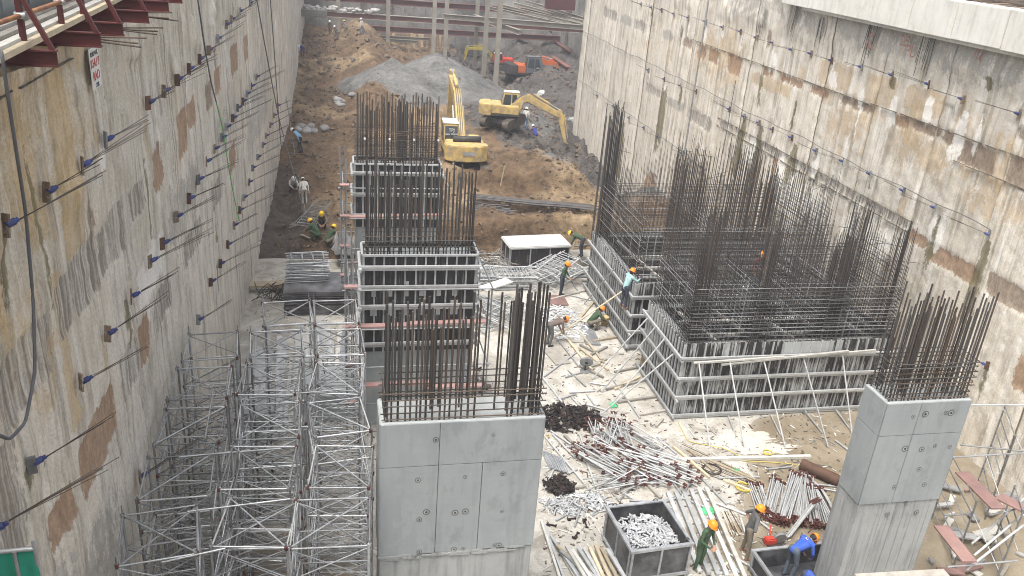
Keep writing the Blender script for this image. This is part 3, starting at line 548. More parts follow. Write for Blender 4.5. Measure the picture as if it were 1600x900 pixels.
# hanging ropes and hoses
def hang(name, pts, r, mat, label, cat='cable'):
    P = []
    for i in range(len(pts)-1):
        for k in range(6): P.append(Vector(pts[i]).lerp(Vector(pts[i+1]), k/6))
    P.append(Vector(pts[-1])); Q = [P[0]]+[(P[i-1]+P[i]*2+P[i+1])/4 for i in range(1, len(P)-1)]+[P[-1]]
    return MB().path(Q, r, 6).build(name, mat, smooth=True, label=label, cat=cat)
hang('hose', [WL(2, 80, .3), WL(20, 200, .25), WL(40, 330, .2), WL(52, 470, .2), WL(55, 580, .25), WL(40, 660, .3), WL(15, 687, .3), WL(-20, 672, .3)], .022, 'cable', 'grey hose looping down the near left wall', 'hose')
hang('cable', [WL(308, -8, .25), WL(320, 75, .2), WL(330, 130, .15), WL(338, 160, .2)], .022, 'cable', 'black cable hanging on the left wall above the green hose')
hang('hose', [WL(338, 160, .2), WL(348, 200, .2), WL(357, 260, .25), WL(366, 310, .2), WL(374, 345, .3)], .018, 'green_hose', 'bright green hose hanging down the left wall', 'hose')
hang('cable', [WL(400, -8, .3), WL(412, 60, .3), WL(425, 130, .3), WL(437, 190, .35), G(479, 345, .6)], .028, 'cable', 'long dark cable hanging from the left wall down to the earth')
hang('cable', [WL(422, -8, .3), WL(430, 100, .3), WL(436, 190, .3), G(441, 245, .7)], .025, 'cable', 'dark cable hanging beside the far part of the left wall')
hang('rope', [WL(447, 150, .3), G(462, 250, .8), G(478, 335, .7)], .022, 'rope', 'pale rope slanting to the earth beside the left wall', 'rope')
A = WR(1108, -5, .4); Bz = WR(1060, 262, .4)
tube('riser_pipe', (A.x, A.y, Bz.z), (A.x, A.y, A.z+3), .045, 'galv', None, 10, label='long slim grey riser pipe standing against the right wall', cat='pipe')
A = WR(1155, 95, .2); tube('wall_rod', (A.x, A.y, 4.8), (A.x, A.y, 8.7), .02, 'cable', None, 6, label='thin dark rod hanging on the right wall beside the riser pipe', cat='rod')

# ------------------------------------------------------------------ cantilever platform, upper left
pf = thing('cantilever_platform', 'steel platform edge with maroon beams and rail posts above the left wall', 'platform', (-4, 12, 13.7))
zt = 13.46
for i, (y, xe) in enumerate([(12.55, -3.56), (14.35, -3.42), (15.6, -3.35), (17.4, -3.27), (19.2, -3.2), (21.0, -3.2), (22.8, -3.2)]):
    for dz in (.0, -.20): bar('beam_flange', (-5.2, y, zt-.01+dz), (xe, y, zt-.01+dz), .12, .02, 'maroon', pf)
    bar('beam_web', (-5.2, y, zt-.11), (xe-.006, y, zt-.11), .02, .18, 'maroon', pf)
    bar('brace_post', (xe-.05, y, zt), (xe-.62, y, zt+1.3), .06, .06, 'maroon', pf); bar('rail_post', (-3.93, y+.04, zt), (-3.99, y+.04, zt+1.5), .07, .07, 'maroon', pf)
for k, (x, z, mt) in enumerate([(-4.04, .04, 'timber'), (-4.14, .10, 'white_timber'), (-4.28, .15, 'grey_timber'), (-4.42, .20, 'white_timber')]): box('edge_board', (x, 18, zt+z+.02), (.13, 16, .05+.03*(k == 0)), mt, pf, .018)
tube('handrail', (-4.0, 10, zt+.42), (-3.75, 26, zt+.42), .033, 'orange_pipe', pf, 10)
for k in range(14): box('hoarding_sheet', (-4.62+.016*(k-4)+(.012 if k % 2 else 0), 10+k*1.14, zt+1.0), (.02, 1.2, 1.7), 'sheet_metal', pf, .016)
for y in (12.59, 14.39): tube('clamp', (-4.02, y, zt+.42), (-3.88, y, zt+.42), .055, 'galv', pf, 8)
for i, (y, z) in enumerate([(14.4, 13.35), (15.65, 13.36), (17.45, 13.36)]):
    t = thing('starter_bars', 'dark rebar stubs sticking out beside the '+['second', 'third', 'fourth'][i]+' maroon beam', 'starter bars', (-3.3, y, z))
    for k in range(3): tube('rebar', (-3.9, y+.10, z+R_(-.03, .05)), (-3.35+R_(.35, .6), y+R_(.1, .3), z+R_(-.12, .06)), .014, 'rebar_rust', t, 5)

# ================================================================== COLUMNS
def cage(t, x0, x1, y0, y1, z0, ztop, sx, sy, r, ns, dz, mat='rebar', jit=.25, inner=0, levels=(0, -.55), gap=None):
    gp = gap
    pts = []
    nx = int(round((x1-x0)/sx)); ny = max(1, int(round((y1-y0)/sy)))
    for i in range(nx+1):
        for yy in (y0, y1): pts.append((x0+(x1-x0)*i/nx, yy))
    for j in range(1, ny):
        for xx in (x0, x1): pts.append((xx, y0+(y1-y0)*j/ny))
    for i in range(inner): pts.append((R_(x0+.2, x1-.2), R_(y0+.2, y1-.2)))
    for k, (x, y) in enumerate(pts):
        if gp and gp[0] < x < gp[1] and random.random() < .6: continue
        zt_ = ztop+levels[k % len(levels)]+R_(-jit, jit)-(.3 if gp and x < gp[0] else 0); ln = (R_(-.03, .03), R_(-.03, .03))
        tube('vertical_bar', (x+R_(-.03, .03), y+R_(-.02, .02), z0-.2), (x+ln[0], y+ln[1], zt_), r*R_(.85, 1.1), random.choice([mat, mat, 'rebar', 'rebar_rust']), t, 6)
    for k in range(ns):
        z = z0+.07+k*dz+R_(-.012, .012)
        for yy, sg_ in ((y0, -1), (y1, 1)): tube('stirrup_bar', (x0-.06-R_(0, .08), yy+sg_*r*1.6, z+R_(-.02, .02)), (x1+.06+R_(0, .08), yy+sg_*r*1.6, z+R_(-.03, .03)), .014, random.choice(['rebar', 'rebar_rust']), t, 5)
        for xx, sg_ in ((x0, -1), (x1, 1)): tube('stirrup_bar', (xx+sg_*r*1.6, y0-.05, z+.014), (xx+sg_*r*1.6, y1+.05, z+.014), .011, 'rebar', t, 5)
def col_panels(t, x0, x1, y, z0, z1, cols, zsplit, mat='column_concrete', axis='x'):
    # formed face: separate prints with a recessed joint between them
    rows = [(z0, zsplit), (zsplit, z1)]
    for ri, (a, b) in enumerate(rows):
        cs = cols if ri == 0 else [cols[0], cols[1], cols[-1]] if len(cols) > 3 else cols
        for i in range(len(cs)-1):
            u0, u1 = cs[i]+.006, cs[i+1]-.006; m = MB()
            if axis == 'x': m.box(((u0+u1)/2, y, (a+b)/2), (u1-u0, .03, b-a-.014))
            else: m.box((y, (u0+u1)/2, (a+b)/2), (.03, u1-u0, b-a-.014))
            m.build('formed_face', mat, t, bev=.004)
def tie_hole(t, x, y, z, r=.035, n=(0, -1, 0)):
    n = Vector(n); p = Vector((x, y, z)); tube('tie_hole', p, p+n*.004, r*1.9, 'groove', t, 12); tube('tie_hole', p, p+n*.006, r*1.35, 'column_rough', t, 12); tube('tie_hole', p, p+n*.009, r*.6, 'black_iron', t, 8)
# centre column
X0, X1, Y0, Y1 = .92, 4.36, 14.52, 15.55
cc = thing('concrete_column', 'wide smooth grey concrete column in the foreground centre', 'column', ((X0+X1)/2, 15, 0))
box('column_core', ((X0+X1)/2, (Y0+Y1)/2, 4.3), (X1-X0-.028, Y1-Y0-.028, 3.375), 'groove', cc)
zs = 2.62
col_panels(cc, X0, X1, Y0, zs, 6.0, [X0, 2.14, 3.08, X1], 4.95); col_panels(cc, Y0+.02, Y1-.02, X0, zs, 6.0, [Y0+.02, Y1-.02], 4.95, axis='y'); col_panels(cc, Y0+.02, Y1-.02, X1, zs, 6.0, [Y0+.02, Y1-.02], 4.95, axis='y')
m = MB(); m.box(((X0+X1)/2, (Y0+Y1)/2, 1.3), (X1-X0-.03, Y1-Y0-.03, 2.62)); m.build('lower_lift', 'column_rough', cc, bev=.02)
m = MB()
for i in range(60):
    u = R_(X0+.05, X1-.3); m.box((u+.1, Y0+.0, zs-R_(0, .10)), (R_(.06, .45), R_(.02, .05), R_(.02, .07)))
m.build('mortar_lip', 'column_rough', cc)
box('column_top', ((X0+X1)/2, (Y0+Y1)/2, 5.985), (X1-X0-.02, Y1-Y0-.02, .03), 'fresh_concrete', cc)
for (px, py) in [(681, 687), (771, 680), (653, 750), (727, 745), (786, 740), (666, 800), (711, 801), (727, 799), (784, 799), (655, 812), (655, 862), (709, 858), (724, 857), (773, 852), (779, 852)]:
    P = AY(px, py, Y0-.016); tie_hole(cc, P.x, P.y, P.z, R_(.022, .045))
rc = thing('rebar_cage', 'tall dark rebar cage rising from the foreground centre column', 'rebar cage', ((X0+X1)/2, 15, 6))
cage(rc, X0+.12, X1-.12, Y0+.12, Y1-.12, 6.0, 8.85,   .12, .22, .022, 5, .15, inner=6, gap=(2.9, 3.5))
for i in range(14): a = (R_(3.55, 4.2), R_(14.7, 15.4)); tube('vertical_bar', (*a, 5.9), (a[0]+R_(-.03, .03), a[1], R_(8.3, 9.0)), .025, 'rebar', rc, 6)
# right column
X0, X1, Y0, Y1 = 12.42, 14.66, 14.40, 15.30
c2 = thing('concrete_column', 'narrow grey concrete column at the right with board-marked lower part', 'column', ((X0+X1)/2, 14.8, 0))
zs = 3.15
box('column_core', ((X0+X1)/2, (Y0+Y1)/2, 4.56), (X1-X0-.028, Y1-Y0-.028, 2.85), 'groove', c2)
col_panels(c2, X0, X1, Y0, zs, 6.0, [X0, 13.32, X1], 5.12); col_panels(c2, Y0+.02, Y1-.02, X0, zs, 6.0, [Y0+.02, Y1-.02], 5.12, axis='y'); col_panels(c2, Y0+.02, Y1-.02, X1, zs, 6.0, [Y0+.02, Y1-.02], 5.12, axis='y')
u = X0+.02
while u < X1-.03:        # board-marked lift
    wd = min(R_(.10, .17), X1-.02-u); box('board_mark', (u+wd/2, (Y0+Y1)/2, 1.57), (wd-.006, Y1-Y0-.03+R_(-.012, .012), 3.15), 'column_rough', c2); u += wd
for yy in np.arange(Y0+.06, Y1-.05, .13): box('board_mark', (X0+.02+R_(-.006, .006), yy, 1.57), (.02, .122, 3.14), 'column_rough', c2)
box('column_top', ((X0+X1)/2, (Y0+Y1)/2, 5.985), (X1-X0-.02, Y1-Y0-.02, .03), 'fresh_concrete', c2)
for (px, py) in [(1427, 651), (1446, 647), (1478, 645), (1486, 645), (1414, 701), (1440, 702), (1461, 697), (1484, 698), (1398, 761), (1444, 757), (1436, 733), (1387, 804), (1432, 801), (1416, 787)]:
    P = AY(px, py, Y0-.016); tie_hole(c2, P.x, P.y, P.z, R_(.022, .05))
rc = thing('rebar_cage', 'leaning dark rebar cage on top of the right concrete column', 'rebar cage', ((X0+X1)/2, 14.8, 6))
cage(rc, X0+.12, X1-.12, Y0+.12, Y1-.10, 6.0, 8.55, .095, .14, .0205, 8, .13, inner=14)
# formed columns behind
def form_face(t, p0, p1, n, z0, z1, ssp, wz, ply='ply', stud='galv_white', over=.18, waler='galv_white', dbl=True, pw=1.22):
    p0 = Vector((*p0, 0)); p1 = Vector((*p1, 0)); d = (p1-p0); L = d.length; d /= L; n = Vector((*n, 0)).normalized()
    k = max(1, round(L/pw))
    for i in range(k):
        a = p0+d*(L*i/k+.004)-n*.012; b = p0+d*(L*(i+1)/k-.004)-n*.012; zc = (z0+z1)/2
        bar('plywood_sheet', (a.x, a.y, zc), (b.x, b.y, zc), .021, z1-z0, ply, t)
    ns = max(2, round(L/ssp))
    for i in range(ns+1):
        a = p0+d*(L*i/ns+R_(-.02, .02))+n*.028; s_ = R_(-.01, .01)
        bar('stud', (a.x, a.y, z0-R_(0, .05)), (a.x+d.x*s_, a.y+d.y*s_, z1+R_(-.03, .02)), .05, .05, stud, t)
    for z in wz:
        for q in ((0, .085) if dbl else (0,)):
            e0, e1 = R_(.3, 1)*over, R_(.3, 1)*over
            a = p0-d*e0+n*(.095+q*.35)+Vector((0, 0, z+q)); b = p1+d*e1+n*(.095+q*.35)+Vector((0, 0, z+q+R_(-.015, .015)))
            bar('waler', a, b, .075, .07, waler, t)
def formed_column(X0, X1, Y0, Y1, zb, lab, lab2, lab3, tag_):
    t = thing('concrete_column', lab, 'column', ((X0+X1)/2, Y0+.5, 0))
    m = MB(); m.box(((X0+X1)/2, (Y0+Y1)/2, 2.95), (X1-X0-.08, Y1-Y0-.08, 5.9)); m.build('column_shaft', 'column_concrete', t, bev=.015)
    f = thing('column_formwork', lab2, 'formwork', ((X0+X1)/2, Y0, zb))
    wz = [5.6, 4.95, 4.3, 3.65, 3.0] if zb < 3.2 else [5.6, 4.7, 3.8]
    for (a, b, n) in (((X0, Y0), (X1, Y0), (0, -1)), ((X1, Y0), (X1, Y1), (1, 0)), ((X1, Y1), (X0, Y1), (0, 1)), ((X0, Y1), (X0, Y0), (-1, 0))):
        form_face(f, a, b, n, zb, 6.0, .31, wz, 'ply_clean', 'galv', .16, 'galv_white')
    for (a, b) in (((X0-.03, Y0-.045, 6.02), (X1+.03, Y0-.045, 6.02)), ((X0-.03, Y1+.045, 6.02), (X1+.03, Y1+.045, 6.02)), ((X0-.045, Y0, 6.025), (X0-.045, Y1, 6.025)), ((X1+.045, Y0, 6.025), (X1+.045, Y1, 6.025))): bar('top_rail', a, b, .07, .06, 'galv_white', f)
    for z in wz:
        for xx in (X0-.12, X1+.12): bar('clamp_bracket', (xx, Y0-.28, z+.02), (xx, Y0+.12, z+.02), .09, .09, 'galv_white', f)
    for z in (wz[1]-.3, wz[2]-.3) if zb < 3.2 else ():
        for i in range(6): bar('slurry_skin', (X0+.3+i*.5, Y0-.006, z), (X0+.3+i*.5+.001, Y0-.006, z+R_(.2, .5)), R_(.1, .25), .014, 'fresh_concrete', f)
    c_ = thing('rebar_cage', lab3, 'rebar cage', ((X0+X1)/2, Y0+.5, 6))
    cage(c_, X0+.12, X1-.12, Y0+.12, Y1-.12, 5.9, 8.7, .115, .2, .024, 15 if zb > 3.2 else 5, .10 if zb > 3.2 else .15, inner=8)
    if zb > 3.2:
        for i in range(4): P = (X0+.4+i*(X1-X0-.5)/3, Y0+.05, 7.05); add('spacer', MB().ell((0, 0, 0), (.05, .05, .05), 8, 5).build('spacer', 'white_paint', c_).data, c_, Matrix.Translation(P)) if False else tube('spacer', P, (P[0], P[1]-.06, P[2]), .045, 'white_paint', c_, 8)
formed_column(.95, 4.38, 23.7, 24.7, 2.75, 'concrete column shaft below the black formwork in the middle', 'black panelled column formwork with grey walers, middle of the three', 'rebar cage above the middle column formwork', 'm')
formed_column(.98, 4.45, 33.7, 34.75, 3.3, 'concrete column shaft farthest back near the earth bank', 'column formwork farthest back with pale top rail, below the tallest cage', 'densest rebar cage, farthest back before the grey gravel heap', 'f')
# access scaffolds hugging these columns
for (y0, y1, lab) in [(22.95, 25.1, 'thin tube access scaffold with pink boards around the middle column'), (33.0, 35.0, 'thin tube access scaffold with pink boards around the farthest column')]:
    t = thing('access_scaffold', lab, 'scaffold', (2.5, y0, 0))
    for x in (.42, .62, 4.78):
        for y in (y0, y1): tube('standard', (x, y, 0), (x, y, 6.4 if x < 1 else 5.2), .024, 'galv_dull', t)
    for z in (1.3, 2.6, 3.9, 5.2):
        for y in (y0, y1): tube('ledger', (.3, y, z), (4.9, y, z), .024, 'galv_dull', t)
        for x in (.5, 4.78): tube('transom', (x, y0-.2, z+.05), (x, y1+.2, z+.05), .024, 'galv_dull', t)
    for k in range(4):
        z = 1.3*(k % 2)+.1; tube('brace', (.8+k*.9, y0+.02, z), (1.8+k*.9, y0+.02, z+1.2), .018, 'galv', t)
    for z, xa, xb in ((3.95, .7, 2.4), (4.0, 2.3, 4.7), (1.9, .6, 3.0), (1.75, 2.9, 4.7)):
        bar('walk_board', (xa, y0+.16, z), (xb, y0+.16, z+R_(-.02, .04)), .24, .05, 'pink_board', t)
    for z in (1.4, 2.7, 4.0, 5.3): bar('walk_board', (.36, y0-.06, z+.06), (.74, y0-.06, z+.06), .24, .05, 'pink_board', t)
# low footing left of the middle column
m = MB(); m.box((-.15, 25.0, .5), (1.9, 2.0, 1.0)); m.build('concrete_footing', 'column_concrete', bev=.02, label='low grey concrete footing block left of the middle column', cat='footing')
m = MB(); m.box((-2.3, 24.2, .35), (.9, 1.2, .7)); m.build('concrete_footing', 'column_concrete', bev=.02, label='small grey footing block behind the scaffold towers by the left wall', cat='footing')

# ================================================================== LIFT-CORE FORMWORK
HF = 2.9
def core(nm, x0, x1, y0, y1, lab, wz, th=.42, cross=0):
    t = thing('core_formwork', lab, 'formwork', ((x0+x1)/2, y0, 0))
    form_face(t, (x0, y0), (x1, y0), (0, -1), 0.03, HF, .36, wz); form_face(t, (x0, y1), (x0, y0), (-1, 0), 0.03, HF, .25, wz, over=.35)
    form_face(t, (x1, y0), (x1, y1), (1, 0), 0.03, HF, .3, wz[:2]); form_face(t, (x1, y1), (x0, y1), (0, 1), 0.03, HF, .3, wz)
    # inner faces
    form_face(t, (x1-th, y0+th), (x0+th, y0+th), (0, 1), .3, HF-.1, .4, wz[:2], 'ply_clean', over=0); form_face(t, (x0+th, y1-th), (x1-th, y1-th), (0, -1), .3, HF-.1, .4, wz[:2], 'ply_clean', over=0)
    form_face(t, (x0+th, y0+th), (x0+th, y1-th), (1, 0), .3, HF-.1, .4, wz[:2], 'ply_clean', over=0); form_face(t, (x1-th, y1-th), (x1-th, y0+th), (-1, 0), .3, HF-.1, .4, wz[:2], 'ply_clean', over=0)
    for (c_, s_) in ((((x0+x1)/2, y0+th/2, 1.4), (x1-x0-.03, th-.05, 2.75)), (((x0+x1)/2, y1-th/2, 1.4), (x1-x0-.03, th-.05, 2.75)), ((x0+th/2, (y0+y1)/2, 1.39), (th-.05, y1-y0-2*th, 2.75)), ((x1-th/2, (y0+y1)/2, 1.39), (th-.05, y1-y0-2*th, 2.75))): box('poured_wall', c_, s_, 'fresh_concrete', t)
    for i in range(cross):
        x = x0+1.2+(x1-x0-2.0)*i/max(1, cross-1); bar('cross_beam', (x+.4, y0+th, HF-.35), (x-.2, y1-th, HF-.3), .1, .1, 'white_timber', t)
    bar('cross_beam', (x0+th, (y0+y1)/2+.3, HF-.2), (x1-1.5, (y0+y1)/2+.45, HF-.2), .1, .1, 'white_timber', t); bar('cross_beam', (x0+th, (y0+y1)/2-.2, HF-.5), (x1-1.5, (y0+y1)/2-.1, HF-.5), .1, .1, 'white_timber', t)
    return t
cf = core('front', 11.62, 19.6, 23.3, 26.75, 'slurry-streaked core formwork with pale walers, front block on the right', [.08, .82, 1.55, 2.32], cross=5)
cr = core('rear', 11.62, 19.8, 28.35, 34.2, 'dark core formwork block behind the front block on the right', [.15, .8, 1.5, 2.3], cross=3)
for (x0, x1) in ((15.3, 17.2), (13.0, 13.25), (17.3, 17.55)): box('slurry_skin', ((x0+x1)/2, 23.285, 2.62), (x1-x0, .012, .5), 'fresh_concrete', cf)
bar('loose_waler', (12.9, 23.02, 2.22), (17.6, 22.95, 2.62), .09, .06, 'white_timber', cf); bar('loose_waler', (11.9, 23.05, 2.3), (15.2, 23.0, 2.45), .08, .06, 'white_timber', cf); bar('loose_waler', (16.0, 22.97, 2.46), (18.7, 22.99, 2.6), .08, .06, 'white_timber', cf)
# stub wall between the blocks and debris there
box('link_wall', (16.2, 27.55, 1.4), (.4, 1.4, 2.8), 'fresh_concrete', cr)
def rebar_wall(lab, p0, p1, zt_lo, zt_hi, zh, sp=.15, th=.28, hooks=False, z0=2.7, wild=.0, hs=.15):
    zh += .35
    p0 = Vector((*p0, 0)); p1 = Vector((*p1, 0)); d = p1-p0; L = d.length; d /= L; n = Vector((-d.y, d.x, 0))
    t = thing('rebar_cage', lab, 'rebar cage', (p0.x, p0.y, z0)); k = int(L/sp)
    for i in range(k+1):
        for s_ in (-.5, .5):
            a = p0+d*(L*i/k)+n*th*s_; zt_ = R_(zt_lo-.2, zt_hi)+.55*math.sin(i*.37+p0.x*1.7); b = a+Vector((R_(-.05, .05), R_(-.05, .05), 0))
            tube('vertical_bar', (a.x, a.y, z0), (b.x, b.y, zt_), .009, random.choice(['rebar', 'rebar', 'rebar_rust']), t, 5)
    z = z0+.1
    while z < zh:
        for s_ in (-.55, .55):
            a = p0+n*th*s_-d*.08; b = p1+n*th*s_+d*R_(.0, .1)
            tube('horizontal_bar', (a.x, a.y, z+R_(-.02, .02)), (b.x, b.y, z+R_(-.02, .02)), .0115, 'galv_dull' if random.random() < .45 else 'rebar', t, 5)
        z += hs
    for i in range(int(wild)):
        a = p0+d*R_(0, L)+n*R_(-.2, .2); z = R_(z0+.5, zt_hi-.3); tube('tie_bar', (a.x, a.y, z), (a.x+R_(-.9, .9), a.y+R_(-.4, .4), z+R_(-.1, .25)), .009, 'rebar', t, 5)
    return t
rebar_wall('rebar lattice along the front face of the front core block', (11.8, 23.5), (19.4, 23.5), 5.6, 6.5, 4.6, .16, wild=20)
rebar_wall('rebar lattice along the left side of the front core block', (11.82, 23.55), (11.82, 26.6), 5.5, 6.1, 4.7, .14)
rebar_wall('rebar lattice along the back of the front core block', (11.9, 26.55), (19.4, 26.55), 5.6, 6.6, 4.9, .16, wild=25)
rebar_wall('rebar lattice at the right end of the front core block', (19.4, 23.6), (19.4, 26.4), 6.0, 6.6, 5.2, .13, wild=25)
rebar_wall('inner rebar cross wall of the front core block, nearer the left', (14.3, 23.8), (14.3, 26.3), 5.6, 6.6, 4.6, .15, wild=10)
rebar_wall('inner rebar cross wall of the front core block, nearer the right', (17.0, 23.8), (17.0, 26.3), 5.6, 6.6, 4.6, .15, wild=10)
for k, (x, lb) in enumerate([(13.0, 'leftmost'), (15.7, 'middle'), (18.2, 'rightmost')]): rebar_wall('extra inner rebar lattice of the front core block, '+lb, (x, 23.9), (x, 26.3), 5.2, 6.5, 4.4, .13, .5, wild=14)
rebar_wall('rebar lattice along the front of the rear core block', (11.8, 28.6), (19.6, 28.6), 6.2, 7.3, 5.0, .16, wild=25)
rebar_wall('rebar lattice along the left side of the rear core block', (11.82, 28.7), (11.82, 34.0), 5.0, 6.3, 5.1, .16, hs=.22)
rebar_wall('rebar lattice along the back of the rear core block', (12.0, 34.0), (19.6, 34.0), 6.0, 7.3, 5.0, .16, wild=20)
rebar_wall('rebar lattice at the right end of the rear core block', (19.5, 28.8), (19.5, 33.8), 6.0, 7.0, 5.6, .16, wild=15)
rebar_wall('inner rebar cross wall of the rear core block', (15.0, 28.9), (15.0, 33.8), 6.4, 7.6, 4.9, .15, wild=10)
t = thing('rebar_cage', 'tall corner bundle of rebar at the far left of the rear core block', 'rebar cage', (11.9, 34, 2.7))
for i in range(34): a = (R_(11.5, 12.3), R_(33.5, 34.4)); tube('vertical_bar', (*a, 2.5), (a[0]+R_(-.06, .06), a[1], R_(7.6, 8.95)), .019, 'rebar', t, 5)
for (x, y, lab) in [(14.6, 31.5, 'brown rebar column cluster inside the rear core, left one'), (17.6, 32.2, 'brown rebar column cluster inside the rear core, right one'), (16.6, 29.2, 'brown rebar column cluster at the front of the rear core')]:
    t = thing('rebar_cage', lab, 'rebar cage', (x, y, 0))
    for i in range(46): a = (x+R_(-.55, .55), y+R_(-.5, .5)); tube('vertical_bar', (*a, .1), (a[0]+R_(-.06, .06), a[1], R_(6.6, 7.6)), .0125, random.choice(['rebar_rust', 'rebar']), t, 5)
    for k in range(14):
        z = 3+k*.2
        for s_ in (-.58, .58): tube('stirrup_bar', (x-.65, y+s_, z), (x+.65, y+s_, z), .01, 'rebar_rust', t, 5)
for k, (x, y, lb) in enumerate([(11.95, 23.65, 'near left corner'), (14.3, 23.65, 'front face left of centre'), (17.0, 23.65, 'front face right of centre'), (19.2, 23.8, 'near right corner'), (19.2, 26.3, 'far right corner'), (13.6, 26.5, 'back face')]):
    t = thing('rebar_cage', 'dense tied rebar clump at the '+lb+' of the front core block', 'rebar cage', (x, y, 2.7)); hh = R_(6.4, 7.2)
    for i in range(30): a = (x+R_(-.32, .32), y+R_(-.28, .28)); tube('vertical_bar', (*a, 2.6), (a[0]+R_(-.05, .05), a[1]+R_(-.05, .05), hh+R_(-.5, .3)), .0115, random.choice(['rebar', 'rebar_rust', 'rebar']), t, 5)
    for q_ in range(15):
        z = 2.85+q_*.13
        for s_ in (-.33, .33): tube('stirrup_bar', (x-.38, y+s_, z), (x+.38, y+s_, z), .01, 'rebar', t, 5); tube('stirrup_bar', (x+s_, y-.38, z), (x+s_, y+.38, z), .01, 'rebar', t, 5)
# raking props to the formwork: foot on the slab, head on the waler
def rake(lab, f, hx, n, grp): 
    t = tube('raking_prop', f, hx, .028, 'galv_white', None, 8, label=lab, cat='prop', group=grp)
    d = (Vector(hx)-Vector(f)).normalized(); return t
g1 = 'raking props along the front formwork face'
for i, (a, b) in enumerate([((1092, 566), (1109, 700)), ((1140, 563), (1163, 700)), ((1193, 561), (1227, 700)), ((1255, 558), (1294, 700)), ((1316, 551), (1331, 678))]):
    f = G(*b); hx = AY(*a, 23.06); rake(ORD[i].replace('nearest', 'leftmost')+' long pale raking prop against the front formwork face, counted from the left', f+Vector((0, 0, .02)), hx, None, g1)
for i, (a, b) in enumerate([((1065, 657), (1087, 686)), ((1138, 650), (1149, 680)), ((1204, 648), (1219, 680)), ((1258, 642), (1285, 678)), ((1306, 640), (1328, 672))]):
    rake(ORD[i].replace('nearest', 'leftmost')+' short floor prop at the foot of the front formwork, counted from the left', G(*b)+Vector((0, 0, .03)), AY(*a, 23.1), None, 'short props at the foot of the front formwork')
for i, (b, a) in enumerate([((925, 593), (1012, 497)), ((940, 613), (1025, 510)), ((957, 630), (1040, 527)), ((937, 650), (1052, 553))]):
    r = ray(*a); tt = 11.42/r[0]; hx = Vector((11.42, r[1]*tt, H+r[2]*tt)); rake(['farthest', 'second farthest', 'third farthest', 'nearest'][i]+' raking prop against the left side of the front core formwork', G(*b)+Vector((0, 0, .02)), hx, None, 'raking props along the left formwork side')
r = ray(977, 452); tt = 11.4/r[0]; tube('pole', G(853, 537)+Vector((0, 0, .02)), Vector((11.4, r[1]*tt, H+r[2]*tt)), .032, 'timber', None, 8, label='long brownish pole leaning on the rear core formwork', cat='pole')
r = ray(960, 420); tt = 11.4/r[0]; tube('pole', G(913, 475)+Vector((0, 0, .02)), Vector((11.4, r[1]*tt, H+r[2]*tt)), .03, 'galv', None, 8, label='short grey prop leaning beside the rear formwork corner', cat='pole')

# ================================================================== SHORING TOWERS
def tower(x0, x1, y0, y1, h, lab, grp):
    cx, cy = (x0+x1)/2, (y0+y1)/2; t = thing('shoring_tower', lab, 'scaffold tower', (cx, cy, 0), grp); an = R_(-.14, .14); c, sn = math.cos(an), math.sin(an)
    C4 = [(cx+(x-cx)*c-(y-cy)*sn, cy+(x-cx)*sn+(y-cy)*c) for x, y in ((x0, y0), (x1, y0), (x1, y1), (x0, y1))]
    C4 = [(max(x, float(XL(y))+.16), y) for x, y in C4]; st = R_(.66, .8); lv = [.3]+[h-k*st for k in range(int((h-.7)/st), -1, -1)]
    for (x, y) in C4:
        tube('standard', (x+R_(-.03, .03), y+R_(-.03, .03), .02), (x, y, h+.05), .024, random.choice(['galv', 'galv', 'galv_dull']), t, 7)
        tube('jack', (x, y, h+.05), (x, y, h+R_(.08, .26)), .014, 'galv_dull', t); box('base_plate', (x, y, .02), (.14, .14, .012), 'steel_rust', t)
    for li, z in enumerate(lv):
        for k in range(4):
            a, b = C4[k], C4[(k+1) % 4]; dz = R_(-.015, .015)
            tube('ledger', (*a, z+dz), (*b, z+dz+R_(-.012, .012)), .018, random.choice(['galv', 'galv_dull', 'galv_white', 'galv_dull']), t, 6)
            if li:
                zl = lv[li-1]; f = random.random() < .5; tube('brace', (*(a if f else b), zl+.04), (*(b if f else a), z-.04), .0125, random.choice(['galv_dull', 'galv']), t, 5)
                if random.random() < .6: tube('brace', (*(b if f else a), zl+.04), (*(a if f else b), z-.04), .0125, 'galv_dull', t, 5)
        for (x, y) in C4:
            if li >= len(lv)-1 or random.random() < .5: tube('coupler', (x, y, z-.04), (x, y, z+.04), .037, random.choice(['red_steel', 'red_steel', 'galv_dull']), t, 6)
    z = lv[-1]; f = random.random() < .5
    tube('plan_brace', (*C4[0 if f else 1], z+.02), (*C4[2 if f else 3], z+.02), .016, 'galv', t, 6)
    if random.random() < .5: tube('plan_brace', (*C4[1 if f else 0], z-.03), (*C4[3 if f else 2], z-.03), .015, 'galv_dull', t, 6)
rowsY = [(12.2, 13.55), (13.95, 15.35), (15.75, 17.15), (17.5, 18.95), (19.3, 20.75), (21.2, 22.72)]
for ci, (xa, xb, nm_, nr) in enumerate([(-3.70, -2.42, 'line against the left wall', 5), (-2.08, -.78, 'middle line of towers', 6), (-.45, .74, 'line beside the centre column', 6)]):
    for ri in range(nr):
        y0, y1 = rowsY[ri]; dx = R_(-.05, .05)+(.25 if (ri == 5 and ci == 1) else 0); dy = (.2 if ci == 1 and ri == 0 else 0)
        xx = xb if not (ci == 2 and ri == 0) else .60
        tower(xa+dx-(.35 if (ci == 2 and ri == 0) else 0), xx+dx, y0+dy, y1+dy, 5.0+R_(-.06, .06), ORD[ri]+' galvanised shoring tower from the camera in the '+nm_, 'shoring towers between left wall and centre column')

